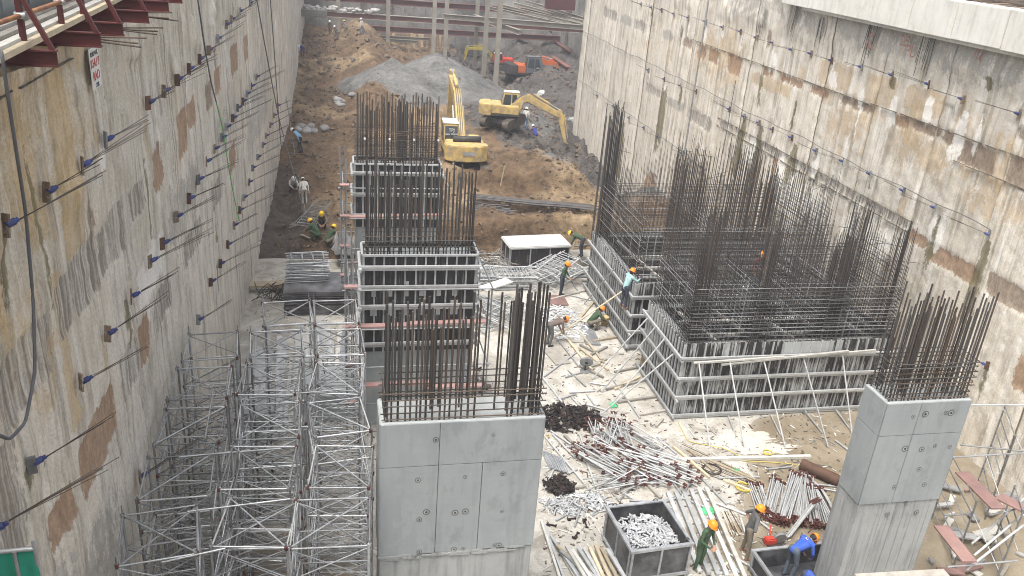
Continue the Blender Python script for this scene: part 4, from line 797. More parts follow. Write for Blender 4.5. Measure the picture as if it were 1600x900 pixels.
for i in range(70):          # tubes linking the towers
    r0 = random.randrange(6); y = random.choice(rowsY[r0])+R_(-.08, .08); z = random.choice((5.0, 4.05, 3.1, 2.1, 1.2))+R_(-.06, .06)
    if random.random() < .62: xa = random.choice((-2.7, -1.0, -2.0)); tube('linking_tube', (max(xa-R_(.1, .9), float(XL(y))+.2), y, z), (xa+R_(.7, 1.3), y+R_(-.2, .2), z+R_(-.12, .12)), .019, random.choice(['galv', 'galv_dull']), None, 6, label='thin tube tying neighbouring shoring towers together', cat='tube', group='tubes tying the shoring towers')
    else: x = random.choice((-3.6, -2.65, -1.9, -.9, -.3, .7)); tube('linking_tube', (x, y, z), (x+R_(-.1, .1), min(22.8, y+R_(.8, 2.2)), z+R_(-.7, .3)), .018, random.choice(['galv', 'galv_dull']), None, 6, label='thin tube tying neighbouring shoring towers together', cat='tube', group='tubes tying the shoring towers')
# ================================================================== MATERIAL ON THE SLAB
def lying(name, a, b, w_, h_, mat, lab, cat, grp=None, z=0.0, rnd=False):
    A = G(*a, z)+Vector((0, 0, h_/2+.014)); B = G(*b, z)+Vector((0, 0, h_/2+.014))
    if rnd: return tube(name, A, B, w_/2, mat, None, 8, label=lab, cat=cat, group=grp)
    return bar(name, A, B, w_, h_, mat, None, label=lab, cat=cat, group=grp)
# stack of sheets with frames on top
zz = .03; g = 'sheets in the stack behind the towers'
for i in range(24):
    h = .042; box('steel_sheet', (-.42+R_(-.04, .04), 33.15+R_(-.04, .04), zz+h/2), (2.95, 2.1, h-.012), 'plate', None, R_(-.01, .01), label='topmost dark shiny sheet on the flat stack behind the towers' if i == 23 else 'dark sheet edge-on within the flat stack behind the towers', cat='sheet', group=None if i == 23 else g); zz += h
box('sheet_stack_side', (1.35, 33.3, .5), (.5, 1.7, .9), 'grey_timber', None, .03, label='stack of grey planks right of the dark sheet stack', cat='planks')
def ladder(lab, c, L, W, rz, z, mat='galv', rungs=6, tilt=0.0, grp=None, r=.024):
    t = thing('scaffold_frame', lab, 'scaffold frame', (c[0], c[1], z), grp); M = Matrix.Translation((c[0], c[1], z)) @ Matrix.Rotation(rz, 4, 'Z') @ Matrix.Rotation(tilt, 4, 'Y')
    for s_ in (-W/2, W/2): tube('rail', M @ Vector((-L/2, s_, 0)), M @ Vector((L/2, s_, 0)), r, mat, t)
    for i in range(rungs):
        u = -L/2+L*(i+.5)/rungs; tube('rung', M @ Vector((u, -W/2, 0)), M @ Vector((u, W/2, 0)), r*.8, mat, t)
for i in range(13): ladder('topmost silver frame of the pile on the dark sheet stack' if i == 12 else 'silver frame within the pile on the dark sheet stack', (-1.0+R_(-.05, .05), 33.7+R_(-.05, .05)), 1.75, 1.2, .05+R_(-.05, .05)+(.12 if i == 12 else 0), 1.08+i*.072, rungs=4, grp=None if i == 12 else 'silver frames piled on the sheet stack')
# long channels on the floor at the left
for i in range(44):
    x = R_(-2.7, .4); y0 = R_(22.6, 24.2) if x < -1.2 else R_(25.5, 27.2); L = R_(4.5, 7) if x < -1.2 else R_(3, 4.6); k = .12*x+R_(-.05, .05)
    if -.95 < x-.5 and x > -1.1 and y0 < 26.2: y0 = 26.3
    bar('steel_channel', (x, y0, .06+R_(0, .12)), (x+k+R_(-.15, .25), y0+L, .07+R_(0, .12)), R_(.09, .22), .05, random.choice(['tube_white', 'galv_white', 'galv', 'white_timber', 'pink_board' if i % 9 == 0 else 'galv']), None, label='long loose channel lying between the left wall and the sheet stack', cat='channel', group='loose channels behind the shoring towers')
# bundled cables on timber near left wall
box('timber_board', (-2.75, 34.6, .32), (1.7, .5, .12), 'timber', None, .05, label='pale timber board under tangled rebar at the left wall', cat='board')
for i in range(16):
    c_ = (R_(-3.1, -2.0), R_(33.3, 34.4)); hang('rebar_tangle', [(c_[0]+R_(-.6, .6), c_[1]+R_(-.5, .5), .15), (c_[0]+R_(-.4, .4), c_[1]+R_(-.4, .4), .6), (c_[0]+R_(-.6, .6), c_[1]+R_(-.5, .5), .4), (c_[0]+R_(-.8, .8), c_[1]+R_(-.6, .6), .08)], .018, 'strand', 'bent strand in the tangle beside the left wall', 'strand')['group'] = 'tangled strands beside the left wall'
# tool box with white lid
def crate(nm_, lab, c, size, rz, lid, post='galv', shell='ply_clean', nposts=3, lidh=.1, th=.04):
    t = thing(nm_, lab, 'skip' if nm_ == 'skip' else 'bin' if nm_ == 'mixing_bin' else 'tool box', (c[0], c[1], 0)); R0 = Matrix.Translation((c[0], c[1], c[2])) @ Matrix.Rotation(rz, 4, 'Z'); L, W, Hh = size
    for (n_, cc_, ss_) in (('side_panel', (0, -W/2, Hh/2), (L, th, Hh)), ('side_panel', (0, W/2, Hh/2), (L, th, Hh)), ('end_panel', (-L/2, 0, Hh/2), (th, W-.05, Hh)), ('end_panel', (L/2, 0, Hh/2), (th, W-.05, Hh)), ('floor_panel', (0, 0, .04), (L-.05, W-.05, .04))):
        add(n_, unit('box', shell), t, R0 @ Matrix.Translation(cc_) @ Matrix.Diagonal((*ss_, 1)))
    for i in range(nposts+1):
        u = -L/2+L*i/nposts
        for s_ in (-1, 1): add('post', unit('box', post), t, R0 @ Matrix.Translation((u, s_*(W/2+.03), Hh/2)) @ Matrix.Diagonal((.055, .05, Hh+.02, 1)))
    for s_ in (-1, 1):
        for k in range(3): add('post', unit('box', post), t, R0 @ Matrix.Translation((s_*(L/2+.03), W/2*(k-1)*.93, Hh/2)) @ Matrix.Diagonal((.05, .055, Hh+.01, 1)))
        for z in ((.12, Hh) if not lid else (.1,)):
            add('rail', unit('box', post), t, R0 @ Matrix.Translation((0, s_*(W/2+.025), z)) @ Matrix.Diagonal((L+.14, .085, .075, 1))); add('rail', unit('box', post), t, R0 @ Matrix.Translation((s_*(L/2+.025), 0, z)) @ Matrix.Diagonal((.085, W-.04, .075, 1)))
    if lid:
        m = MB(); m.box((0, 0, Hh+lidh/2), (L+.16, W+.22, lidh)); m.build('lid', 'lid_paint', t, R0, bev=.04)
    return t, R0
crate('tool_box', 'large black tool box with white lid in front of the earth bank', (9.85, 37.55, 0.02), (3.0, 1.4, 1.05), .10, True, lidh=.14)
# stacks of frames near the tool box
for j in range(2):
    for i in range(9):
        ladder('silver ladder frame in the flat piles before the white-lidded tool box', (6.6+j*1.6+R_(-.1, .1), 35.0+R_(-.15, .15)), 1.9, 1.25, R_(-.06, .06), .08+i*.075, 'galv_white' if i % 3 else 'galv', 7, grp='frames piled before the tool box')
for i in range(14): ladder('silver ladder frame leaning in the fanned heap right of the tool box', (10.2+R_(-.5, .7), 35.2+R_(-.5, .5)), 2.0, 1.1, R_(.2, .75), .25+i*.05, 'galv_white', 6, R_(-.3, -.05), grp='fanned frames right of the tool box')
for i in range(12): ladder('silver ladder frame in the loose heap behind the centre cage', (6.7+R_(-.8, .9), 31.6+R_(-.7, .7)), 1.8, 1.1, R_(-1.2, -.6), .06+i*.05, 'galv_white', 6, R_(-.06, .06), grp='loose frames behind the centre rebar cage')
P = G(770, 447, .8); bar('perforated_board', P+Vector((-.5, -.3, 0)), P+Vector((.8, .35, .12)), .55, .05, 'white_timber', None, label='pale perforated board on the frames behind the middle column', cat='board')
for i in range(10):
    a = (R_(880, 918), R_(385, 440)); lying('steel_channel', a, (a[0]+R_(22, 40), a[1]+R_(-8, 2)), R_(.08, .2), .06, random.choice(['galv', 'galv_dull', 'grey_timber']), 'loose channel in the pile beside the rear core formwork', 'channel', 'channels beside the rear core formwork', z=R_(.0, .4))
for i in range(3): lying('red_board', (858+i*9, 463), (866+i*9, 478), .26, .05, 'red_board', ['left', 'middle', 'right'][i]+' red-brown board of the trio on the slab by the green worker', 'board', 'trio of red-brown boards')
for k, (a, b, lab) in enumerate([((893, 492), (901, 536), 'grey board lying left of the crouching worker'), ((913, 508), (927, 540), 'brown-grey board lying beside the crouching worker'), ((858, 545), (880, 570), 'flat grey sheet by the bent worker, partly behind the cage')]): lying('board', a, b, .62, .04, 'grey_timber' if k != 1 else 'galv_dull', lab, 'board')
# loose tubes and timbers on the open slab
RAW = [((885, 530), (925, 580), 't'), ((862, 520), (905, 575), 'g'), ((850, 590), (907, 547), 'g'), ((905, 545), (950, 580), 't'), ((905, 520), (943, 568), 't'), ((960, 583), (1000, 575), 'd'), ((947, 610), (1010, 595), 'd'), ((965, 630), (1027, 621), 'd'), ((997, 650), (1047, 642), 'd'),
    ((958, 595), (1000, 655), 'w'), ((848, 680), (940, 790), 'w'), ((863, 680), (898, 717), 'w'), ((882, 682), (905, 706), 'd'), ((908, 700), (942, 795), 'w'), ((845, 588), (878, 630), 'w'), ((893, 622), (905, 636), 'w'), ((1000, 590), (960, 610), 't'), ((900, 505), (955, 500), 't'), ((925, 535), (965, 528), 't'),
    ((1060, 721), (1266, 716), 'W'), ((1122, 749), (1186, 747), 'g'), ((1100, 781), (1165, 806), 'w'), ((1165, 800), (1206, 832), 'w'), ((1248, 728), (1290, 775), 'w'), ((1266, 762), (1310, 770), 'g'), ((1262, 757), (1308, 762), 'g'), ((1082, 770), (1124, 766), 'd'), ((1157, 812), (1164, 835), 'w'), ((1130, 862), (1176, 890), 'w'),
    ((1305, 690), (1326, 706), 'w'), ((1095, 748), (1135, 790), 'w'), ((1040, 740), (1065, 775), 'g'), ((1052, 700), (1108, 748), 't'), ((1010, 760), (1072, 745), 'w'), ((1025, 790), (1090, 770), 'w'), ((990, 800), (1060, 775), 'w'), ((880, 460), (930, 472), 'g'), ((858, 470), (915, 455), 'd'), ((893, 440), (905, 460), 'g'),
    ((930, 470), (905, 500), 't'), ((1002, 720), (1040, 700), 'w'), ((1200, 735), (1236, 731), 'g'), ((1175, 770), (1130, 752), 't'), ((1105, 720), (1180, 752), 't'), ((1075, 705), (1115, 738), 't')]
for i in range(80):
    a = (R_(860, 1180), R_(520, 800)); ang = R_(0, 3.14); L = R_(18, 62); b = (a[0]+L*math.cos(ang), a[1]+.55*L*math.sin(ang))
    if G(*a).x < 11.2 and G(*b).x < 11.2: RAW.append((a, b, random.choice('dgdwwggw')))
KM = dict(t=('timber', .09, .07, 'timber'), g=('galv', .06, .06, 'tube'), d=('grey_timber', .09, .07, 'timber'), w=('galv_white', .07, .07, 'tube'), W=('white_timber', .12, .10, 'timber'))
for a, b, k in RAW:
    mt, w_, h_, cat = KM[k]; ctr = G((a[0]+b[0])/2, (a[1]+b[1])/2)
    zone = 'near the raking props' if ctr.y > 23 else 'around the heap of loose props' if ctr.x < 9.5 else 'before the front core formwork'
    if k == 'W': lab = 'very long pale timber lying across the slab before the front formwork'; grp = None
    else: lab = {'t': 'loose brown timber', 'g': 'loose grey tube', 'd': 'loose weathered dark timber', 'w': 'loose pale galvanised tube'}[k]+' lying on the slab '+zone; grp = lab[6:]+' group'
    lying('loose_timber' if cat == 'timber' else 'loose_tube', a, b, w_, h_, mt, lab, cat, grp, rnd=k in 'gw')
# bottom: beams and boards around the skip
for i in range(6):
    o = i*15; lying('aluminium_beam', (1043+o*.8, 772-i*1.5), (1093+o*.95, 897+i*2), .12, .09, 'galv_white' if i < 4 else 'white_timber', 'long pale aluminium beam lying right of the skip', 'beam', 'aluminium beams right of the skip', z=.05*(i % 2))
for i in range(9): lying('loose_tube', (845+i*5, 815+i*8), (880+i*13+R_(-8, 8), 930), .065, .065, random.choice(['galv_white', 'timber', 'white_timber', 'galv']), 'pale timber or tube in the sheaf beside the centre column foot', 'timber', 'sheaf of timbers beside the centre column', z=R_(0, .15))
for i in range(8): lying('loose_timber', (885+i*9, 858+R_(-6, 6)), (925+i*8+R_(-10, 15), 935), .09, .07, random.choice(['white_timber', 'timber', 'galv_white']), 'loose pale timber heaped left of the skip', 'timber', 'timbers left of the skip', z=R_(0, .25))
for i in range(9): lying('rebar_rod', (1112+i*4, 806-i*1.2), (1124+i*5, 846-i*2), .028, .028, 'rebar_rust' if i % 2 else 'timber', 'thin brown rod in the small bundle near the green cloth', 'rod', 'thin rods near the green cloth', rnd=True)
for i in range(12): lying('rebar_rod', (1062+i*3, 690+i*4.5), (1175+i*2, 745+i*2.5), .02, .02, 'rebar_rust' if i % 2 else 'timber', 'long thin rod strewn before the formwork corner', 'rod', 'thin rods before the formwork corner', rnd=True)
for i in range(22): a = (R_(1120, 1215), R_(870, 905)); lying('loose_timber', a, (a[0]+R_(-18, 18), a[1]+R_(4, 14)), .08, .03, random.choice(['white_timber', 'timber', 'grey_timber', 'galv_white']), 'short offcut in the litter below the grey-shirted worker', 'offcut', 'offcuts below the grey-shirted worker')
# skip full of short tubes
sk, SM = crate('skip', 'open dark steel skip heaped with short silver tubes', (8.12, 16.6, .06), (1.62, 1.72, 1.05), .07, False, post='galv', shell='skip_steel', nposts=2)
for (dx, dy) in ((-.6, .9), (.6, .9), (-.75, -.75), (.75, -.75)):
    P = SM @ Vector((dx, dy, 1.05)); pts = [P+Vector((.07*math.cos(a), 0, .1*math.sin(a))) for a in np.linspace(0, math.pi, 7)]; MB().path(pts, .014, 6).build('lifting_eye', 'dark_steel', sk)
def short_tube(P, dirv, L, r, mat, lab, grp, nm_='tube_piece', cat='tube'):
    tube(nm_, P-dirv*L/2, P+dirv*L/2, r, mat, None, 7, label=lab, cat=cat, group=grp)
def rdir(fl=.35):
    a = R_(0, 6.283); return Vector((math.cos(a), math.sin(a), R_(-fl, fl))).normalized()
m = MB(); m.ell((0, 0, 0), (.74, .78, .34), 16, 9, SM @ Matrix.Translation((0, -.02, .50))); m.box(SM @ Vector((0, 0, .3)), (1.5, 1.6, .4), .07); m.build('heap_core', 'galv_dull', sk, smooth=True)
def heap(cx, cy, rx, ry, hh, n, fn):
    for i in range(n):
        a = R_(0, 6.283); q_ = math.sqrt(random.random()); x = cx+rx*q_*math.cos(a); y = cy+ry*q_*math.sin(a); z = hh*(1-q_**1.5)*random.random()**.5+.03; fn(Vector((x, y, z)))
def tubes_at(pts, nobj, lab, grp, lo, hi, r):
    m = MB()
    for i, P in enumerate(pts):
        d = rdir(.3); L = R_(lo, hi)
        if i < nobj: short_tube(P, d, L, r, random.choice(['tube_white', 'tube_white', 'galv']), lab, grp)
        else: m.tube(P-d*L/2, P+d*L/2, r, 7)
    if m.v: m.build('tube_heap', 'tube_white', label='mass of '+lab.replace('short silver tube', 'short silver tubes'), cat='tube heap', kind='stuff')
pts = []
for i in range(330):
    u = R_(-.70, .70); v = R_(-.76, .76); h = .60+.30*math.sqrt(max(0, 1-(u/.85)**2-(v/.9)**2)); pts.append(SM @ Vector((u, v, h+R_(0, .05))))
tubes_at(pts, 120, 'short silver tube heaped inside the steel skip', 'short tubes in the skip', .15, .22, .026)
def hp(px, py, rx, ry, hh, n): A = G(px, py); L = []; heap(A.x, A.y, rx, ry, hh, n, L.append); return L
tubes_at(hp(905, 790, .95, .5, .16, 200), 75, 'short silver tube in the floor heap left of the skip', 'short tubes left of the skip', .16, .24, .024)
tubes_at(hp(857, 790, .25, .35, .1, 24), 20, 'short silver tube in the small heap against the centre column', 'short tubes against the centre column', .16, .24, .024)
tubes_at(hp(878, 505, 1.1, 1.7, .15, 330), 80, 'short silver tube in the wide heap beside the crouching worker', 'short tubes beside the crouching worker', .16, .28, .028)
# black clamps
cb = MB(); cb.bar((0, 0, -.14), (0, 0, .14), .035, .035); cb.box((0, 0, .13), (.12, .06, .03)); cb.box((.05, 0, .08), (.03, .06, .1)); cb.box((0, 0, -.12), (.09, .05, .03)); CL = mk_mesh('clamp', cb.v, cb.f, 'black_iron')
def clamp(lab, grp):
    def f(P):
        M = Matrix.Translation(P+Vector((0, 0, .04))) @ Matrix.Rotation(R_(0, 6.3), 4, 'Z') @ Matrix.Rotation(R_(.9, 1.9), 4, 'X') @ Matrix.Diagonal((1, 1, R_(.8, 1.4), 1)); add('clamp', CL, None, M, lab, 'clamp', grp)
    return f
A = G(878, 655); heap(A.x-.1, A.y, .75, .85, .22, 120, clamp('black iron clamp in the larger dark heap right of the centre column', 'clamps in the larger heap')); A = G(912, 655); heap(A.x, A.y, .6, .7, .18, 70, clamp('black iron clamp in the larger dark heap right of the centre column', 'clamps in the larger heap'))
A = G(876, 763); heap(A.x, A.y, .42, .5, .15, 55, clamp('black iron clamp in the smaller dark heap nearer the camera', 'clamps in the smaller heap'))
for i, (px, py) in enumerate([(862, 822), (868, 800), (900, 838), (915, 820), (893, 812)]): clamp('single black clamp lying left of the skip', 'single clamps left of the skip')(G(px, py))
# adjustable props with red heads
def prop(A, B, r, lab, grp, head='red_steel', both=True):
    o = tube('steel_prop', A, B, r, 'galv_white', None, 7, label=lab, cat='prop', group=grp); d = (B-A).normalized(); s_ = d.cross(Vector((0, 0, 1))).normalized()
    for P, sg_ in ((A, -1), (B, 1)) if both else ((B, 1),):
        m = MB(); m.bar(P+d*sg_*.0-s_*.055, P+d*sg_*.0+s_*.055, .02, .08); m.bar(P-s_*.05, P-s_*.05+d*sg_*.09, .05, .02); m.bar(P+s_*.05, P+s_*.05+d*sg_*.09, .05, .02); m.build('fork_head', head, o)
def pheap(px, py, ang, n, L, sx, sy, lab, grp, both, spread=.12):
    C = G(px, py)
    for i in range(n):
        a = ang+R_(-spread, spread); d = Vector((math.cos(a), math.sin(a), R_(-.03, .03))); c_ = C+Vector((R_(-sx, sx), R_(-sy, sy), R_(.05, .38))); l_ = L*R_(.85, 1.1); prop(c_-d*l_/2, c_+d*l_/2, .022, lab, grp, both=both)
lp = 'loose silver prop with red head in the jumbled heap on the slab'; gp_ = 'props in the jumbled heap'
pheap(955, 685, 1.25, 20, 1.6, .7, .35, lp, gp_, True, .3); pheap(985, 695, 2.1, 16, 1.7, .7, .5, lp, gp_, False, .3); pheap(950, 728, 2.2, 20, 1.9, .6, .5, lp, gp_, True, .25); pheap(1010, 735, 2.45, 18, 1.9, .7, .5, lp, gp_, True, .3); pheap(975, 760, .25, 14, 1.6, .6, .4, lp, gp_, False, .5); pheap(1040, 735, 2.2, 12, 1.6, .6, .6, lp, gp_, True, .4)
for j, (a, b, n) in enumerate([((1181, 764), (1197, 808), 10), ((1214, 756), (1202, 806), 16), ((1241, 750), (1216, 818), 24), ((1258, 750), (1247, 820), 20), ((1266, 766), (1278, 824), 16), ((1278, 770), (1303, 824), 14)]):
    A0 = G(*a); B0 = G(*b); d = (B0-A0).normalized(); L = max(1.6, (B0-A0).length); C = (A0+B0)/2; s_ = Vector((-d.y, d.x, 0))
    for i in range(n):
        c_ = C+s_*R_(-.21, .21)+Vector((0, 0, .05+.055*(i//5)))+d*R_(-.08, .08); fan = s_*R_(-.12, .12); prop(c_-d*L/2, c_+d*L/2+fan, .021, 'silver prop with red ends in the '+ORD[j].replace('nearest', 'first')+' neat bundle counted from the left', 'props in neat bundles')
for i in range(6): A = G(1224+i*2.2, 843-i, .10+.05*(i//3)); B = G(1268+i*2.2, 786-i, .55); prop(A, B, .021, 'silver prop leaning across the front of the neat bundles', 'props leaning across the bundles', both=False)
for i in range(14): A = G(845+i*2.6, 705+i*1.0); B = G(860+i*2.2, 735+i*.6); tube('steel_prop', A+Vector((0, 0, .06)), B+Vector((0, 0, .06+.02*(i % 3))), .02, 'galv', None, 7, label='grey tube in the tidy bundle beside the centre column', cat='tube', group='tidy tubes beside the centre column')
# mixing bin
mbn, MM = crate('mixing_bin', 'low open steel bin where the blue-shirted workers stand', (11.95, 14.95, .03), (2.1, 1.75, .62), .03, False, post='galv', shell='skip_steel', nposts=2)
# drum pipe, disc, grinder, coil, buckets, rags
A = G(1250, 733); B = G(1309, 760); tube('steel_pipe', A+Vector((0, 0, .2)), B+Vector((0, 0, .2)), .19, 'steel_rust', None, 18, label='fat brown steel pipe lying beside the prop bundles', cat='pipe')
A = G(914, 580); t = thing('cutting_disc_stand', 'round grey disc propped upright in the middle of the slab', 'disc', A)
for (z0, z1, r, mt) in ((0, .02, .2, 'galv_dull'), (.02, .34, .03, 'dark_steel')): tube('stand', A+Vector((0, 0, z0+.02)), A+Vector((0, 0, z1+.02)), r, mt, t, 14)
tube('disc', A+Vector((-.02, -.10, .42)), A+Vector((.0, -.02, .46)), .25, 'galv_dull', t, 24); tube('hub', A+Vector((-.025, -.14, .415)), A+Vector((-.02, -.09, .425)), .05, 'dark_steel', t, 12)
A = G(1208, 850); t = thing('cut_off_saw', 'small red cut-off saw with round grey guard beside the bin', 'saw', A)
m = MB(); m.box(A+Vector((-.12, 0, .14)), (.34, .2, .2)); m.build('motor', 'red_paint', t, bev=.03); m = MB(); m.box(A+Vector((0, 0, .03)), (.5, .34, .04)); m.build('base', 'dark_steel', t, bev=.008)
tube('guard', A+Vector((.15, -.06, .2)), A+Vector((.15, .04, .22)), .19, 'galv_dull', t, 20); tube('handle', A+Vector((-.1, .1, .25)), A+Vector((.02, .34, .38)), .025, 'red_paint', t, 8)
def coil(px, py, R0, lab, mat, n=5, r=.014, z=.03):
    C = G(px, py); pts = [C+Vector(((R0+R_(-.04, .04))*math.cos(a), (R0+R_(-.04, .04))*math.sin(a), z+.012*a/6.28)) for a in np.arange(0, n*6.28, .35)]; MB().path(pts, r, 5).build('coil', mat, smooth=True, label=lab, cat='coil')
coil(1161, 763, .22, 'coil of yellow hose on the slab above the grey-shirted worker', 'yellow_hose'); coil(1198, 713, .14, 'small yellow rope coil on the long timber', 'yellow_hose', 4, .014, .14); coil(1112, 735, .28, 'coil of thin grey wire near the loose props', 'strand', 5, .008)
hang('hose', [G(1160, 720, .03), G(1200, 722, .03), G(1240, 725, .03), G(1270, 735, .03), G(1320, 743, .03)], .012, 'yellow_hose', 'thin yellow hose trailing over the slab behind the brown pipe', 'hose')
hang('hose', [G(1175, 725, .03), G(1210, 732, .03), G(1250, 720, .03), G(1300, 730, .03)], .010, 'cable', 'thin dark hose trailing before the front formwork', 'hose')
hang('rope', [G(1060, 660, .03), G(1075, 690, .03), G(1130, 700, .03), G(1160, 715, .03)], .012, 'yellow_hose', 'thin yellow line at the formwork corner', 'rope')
def bucket(px, py, lab, mat, s_=1.0, z=0):
    C = G(px, py, z); t = thing('bucket', lab, 'bucket', C); M = Matrix.Translation(C); m = MB(); n = 16
    prof = [(.0, .01), (.11, .01), (.14, .30), (.15, .31), (.13, .31), (.10, .03), (0, .03)]
    v = [(r*s_*math.cos(6.2832*k/n), r*s_*math.sin(6.2832*k/n), z_*s_+.012) for r, z_ in prof for k in range(n)]; f = [(i*n+k, i*n+(k+1) % n, (i+1)*n+(k+1) % n, (i+1)*n+k) for i in range(len(prof)-1) for k in range(n)]
    m.addm(v, f); m.build('pail', mat, t, M, smooth=True); m = MB(); m.path([(.145*s_*math.cos(a), -.05, (.31+.1*math.sin(a))*s_) for a in np.linspace(0, math.pi, 9)], .006, 5); m.build('handle', 'dark_steel', t, M)
bucket(944, 508, 'yellow bucket held by the crouching worker', 'yellow', 1.25); bucket(1007, 572, 'yellow bucket hanging at the formwork recess', 'yellow', 1.3, .3)
def rag(px, py, lab, mat, sx, sy, nm_='rag', z=.0, hh=.12, cat='cloth'):
    C = G(px, py, z); u = np.linspace(-1, 1, 22); U, V = np.meshgrid(u, u); rr_ = 1+.35*fbm(np.arctan2(V, U)*1.3+px, U*0, 3, 3)
    Zr = hh*(np.abs(fbm(U*2.2+px, V*2.2, 9, 4))*1.6)+.02; Xr = C.x+U*sx*rr_; Yr = C.y+V*sy*rr_
    e = np.maximum(np.abs(U), np.abs(V)) > .97; Zr[e] = .016; add(nm_, grid_mesh(nm_, np.stack([Xr, Yr, C.z+Zr], -1), mat), None, None, lab, cat)
rag(1106, 800, 'bright green cloth dropped beside the aluminium beams', 'green_rag', .26, .14); rag(958, 634, 'small bright green rag on the bare slab', 'green_rag', .12, .14); rag(1150, 737, 'tiny green scrap on the pale cement patch', 'green_rag', .08, .05)
rag(855, 684, 'small yellow scrap beside the centre column', 'yellow', .06, .06); rag(1000, 737, 'yellow scrap between the loose props', 'yellow', .10, .07); rag(545, 388, 'crumpled white plastic sheet on the brown earth', 'plastic_sack', .75, 1.0, 'plastic_sheet', .75, .9, 'plastic sheet'); rag(490, 640, 'yellow sheet on the floor under the towers', 'yellow', .35, .12)
# litter of small scraps on the slab: sticks, chips, crumbs
for mt, N, sz in (('grey_timber', 800, .085), ('white_timber', 900, .085), ('steel_rust', 220, .08), ('patch_dark', 1100, .045)):
    m = MB()
    for i in range(N):
        if random.random() < .75: P = G(R_(850, 1330), R_(470, 900))
        else: P = Vector((R_(-3.3, 5), R_(17, 36), 0))
        if not (-3.6 < P.x < 19 and 13 < P.y < 37.5): continue
        L = sz*R_(.4, 3.2); m.addm(BV, BF, Matrix.Translation((P.x, P.y, .02)) @ Matrix.Rotation(R_(0, 6.3), 4, 'Z') @ Matrix.Diagonal((L, R_(.012, .05), R_(.01, .03), 1)))
    m.build('litter', mt, label={'grey_timber': 'grey wood chips littering the slab', 'white_timber': 'pale wood chips littering the slab', 'steel_rust': 'rusty wire ends littering the slab', 'patch_dark': 'dark crumbs littering the slab'}[mt], cat='litter', kind='stuff')
# thin spill of white cement
for (px, py, sx, sy, lab) in [(1150, 690, 1.1, .6, 'spread of pale cement before the front formwork'), (1200, 702, .9, .3, 'tongue of pale cement beside the long timber')]:
    C = G(px, py); n = 90; v = [(C.x+sx*math.cos(6.283*k/n)*(1+.9*float(fbm(k*.3, px*.1, 4, 4))), C.y+sy*math.sin(6.283*k/n)*(1+.9*float(fbm(k*.3, px*.1+9, 4, 4))), .012) for k in range(n)]+[(C.x, C.y, .026)]
    add('cement_spill', mk_mesh('cement_spill', v, [(k, (k+1) % n, n) for k in range(n)], 'patch_cement'), None, None, lab, 'cement')

# ================================================================== RIGHT-HAND SCAFFOLD
t = thing('frame_scaffold', 'ladder-frame scaffold with maroon boards between right column and wall', 'scaffold', (18.5, 16, 0))
def lad(p, q, z0, z1, nr):
    p = Vector((*p, 0)); q = Vector((*q, 0))
    for a in (p, q): tube('standard', (a.x, a.y, z0), (a.x, a.y, z1), .024, 'galv_dull', t, 7)
    for i in range(nr):
        z = z0+.25+(z1-z0-.3)*i/(nr-1); tube('rung', (p.x, p.y, z), (q.x, q.y, z), .018, 'galv_dull', t, 6)
lad((19.2, 17.0), (20.2, 18.6), 0, 3.0, 7); lad((17.6, 14.6), (18.2, 15.6), 0, 2.4, 6); lad((16.7, 15.2), (17.5, 17.2), 0, 2.3, 6); lad((19.6, 14.2), (20.3, 15.6), 0, 3.3, 7)
for a, b in [((1393, 720, 2.3), (1600, 708, 2.7)), ((1505, 633, 2.9), (1600, 633, 3.2)), ((1475, 805, 1.4), (1520, 803, 1.4)), ((1480, 886, 1.4), (1590, 876, 1.4)), ((1545, 805, 2.0), (1600, 793, 2.2)), ((1500, 695, 2.3), (1600, 705, 2.3))]: tube('ledger', G(*a), G(*b), .026, 'galv', t, 7)
for a, b in [((1518, 850, 1.2), (1610, 770, 1.9)), ((1522, 868, 1.2), (1615, 790, 1.9)), ((1510, 890, 1.2), (1610, 812, 1.9))]: tube('brace', G(*a), G(*b), .034, 'galv_white', t, 8)
for a, b in [((1567, 638, 2.9), (1600, 710, 2.0)), ((1540, 710, 2.2), (1590, 860, .9)), ((1515, 790, 1.8), (1560, 890, 1.0))]: tube('brace', G(*a), G(*b), .013, 'galv_white', t, 6)
for a, b, w_ in [((1503, 738, 2.25), (1560, 795, 2.25), .42), ((1470, 822, 1.55), (1515, 878, 1.55), .40), ((1560, 775, 2.25), (1610, 800, 2.3), .4)]: bar('walk_board', G(*a), G(*b), w_, .045, 'red_board', t)
bar('walk_board', G(1340, 905, 2.3), G(1480, 897, 2.3), .3, .05, 'grey_timber', t)
for i in range(26): a = (R_(1450, 1600), R_(760, 900)); lying('board', a, (a[0]+R_(-45, 45), a[1]+R_(-14, 20)), R_(.06, .3), .05, random.choice(['grey_timber', 'galv', 'white_timber', 'galv_white', 'red_board', 'galv_dull']), 'loose board or tube strewn under the right-hand scaffold', 'board', 'boards strewn under the right-hand scaffold', z=R_(0, .2))
# green net at the lower left corner
t = thing('net_guard', 'green debris net with grey rail at the lower left corner', 'net', WL(30, 880, 1.2)); Z9 = 8.6
P0 = G(-60, 868, Z9); P1 = G(54, 857, Z9); tube('rail', P0, P1, .028, 'galv', t, 8); tube('post', P1+Vector((0, 0, -2.2)), P1+Vector((0, 0, .12)), .024, 'galv', t, 8); tube('post', G(22, 862, Z9)+Vector((0, 0, -2.2)), G(22, 862, Z9), .024, 'galv', t, 8)
U, V = np.meshgrid(np.linspace(0, 1, 50), np.linspace(0, 1, 30)); 
Pn = np.stack([P0.x+(P1.x-P0.x)*U+.10*V, P0.y+(P1.y-P0.y)*U+.08*np.sin(U*24+V*2)*V-.1*V, Z9-.02-1.8*V+.10*V*np.sin(U*5)], -1); add('net_sheet', grid_mesh('net_sheet', Pn, 'green_net'), t)

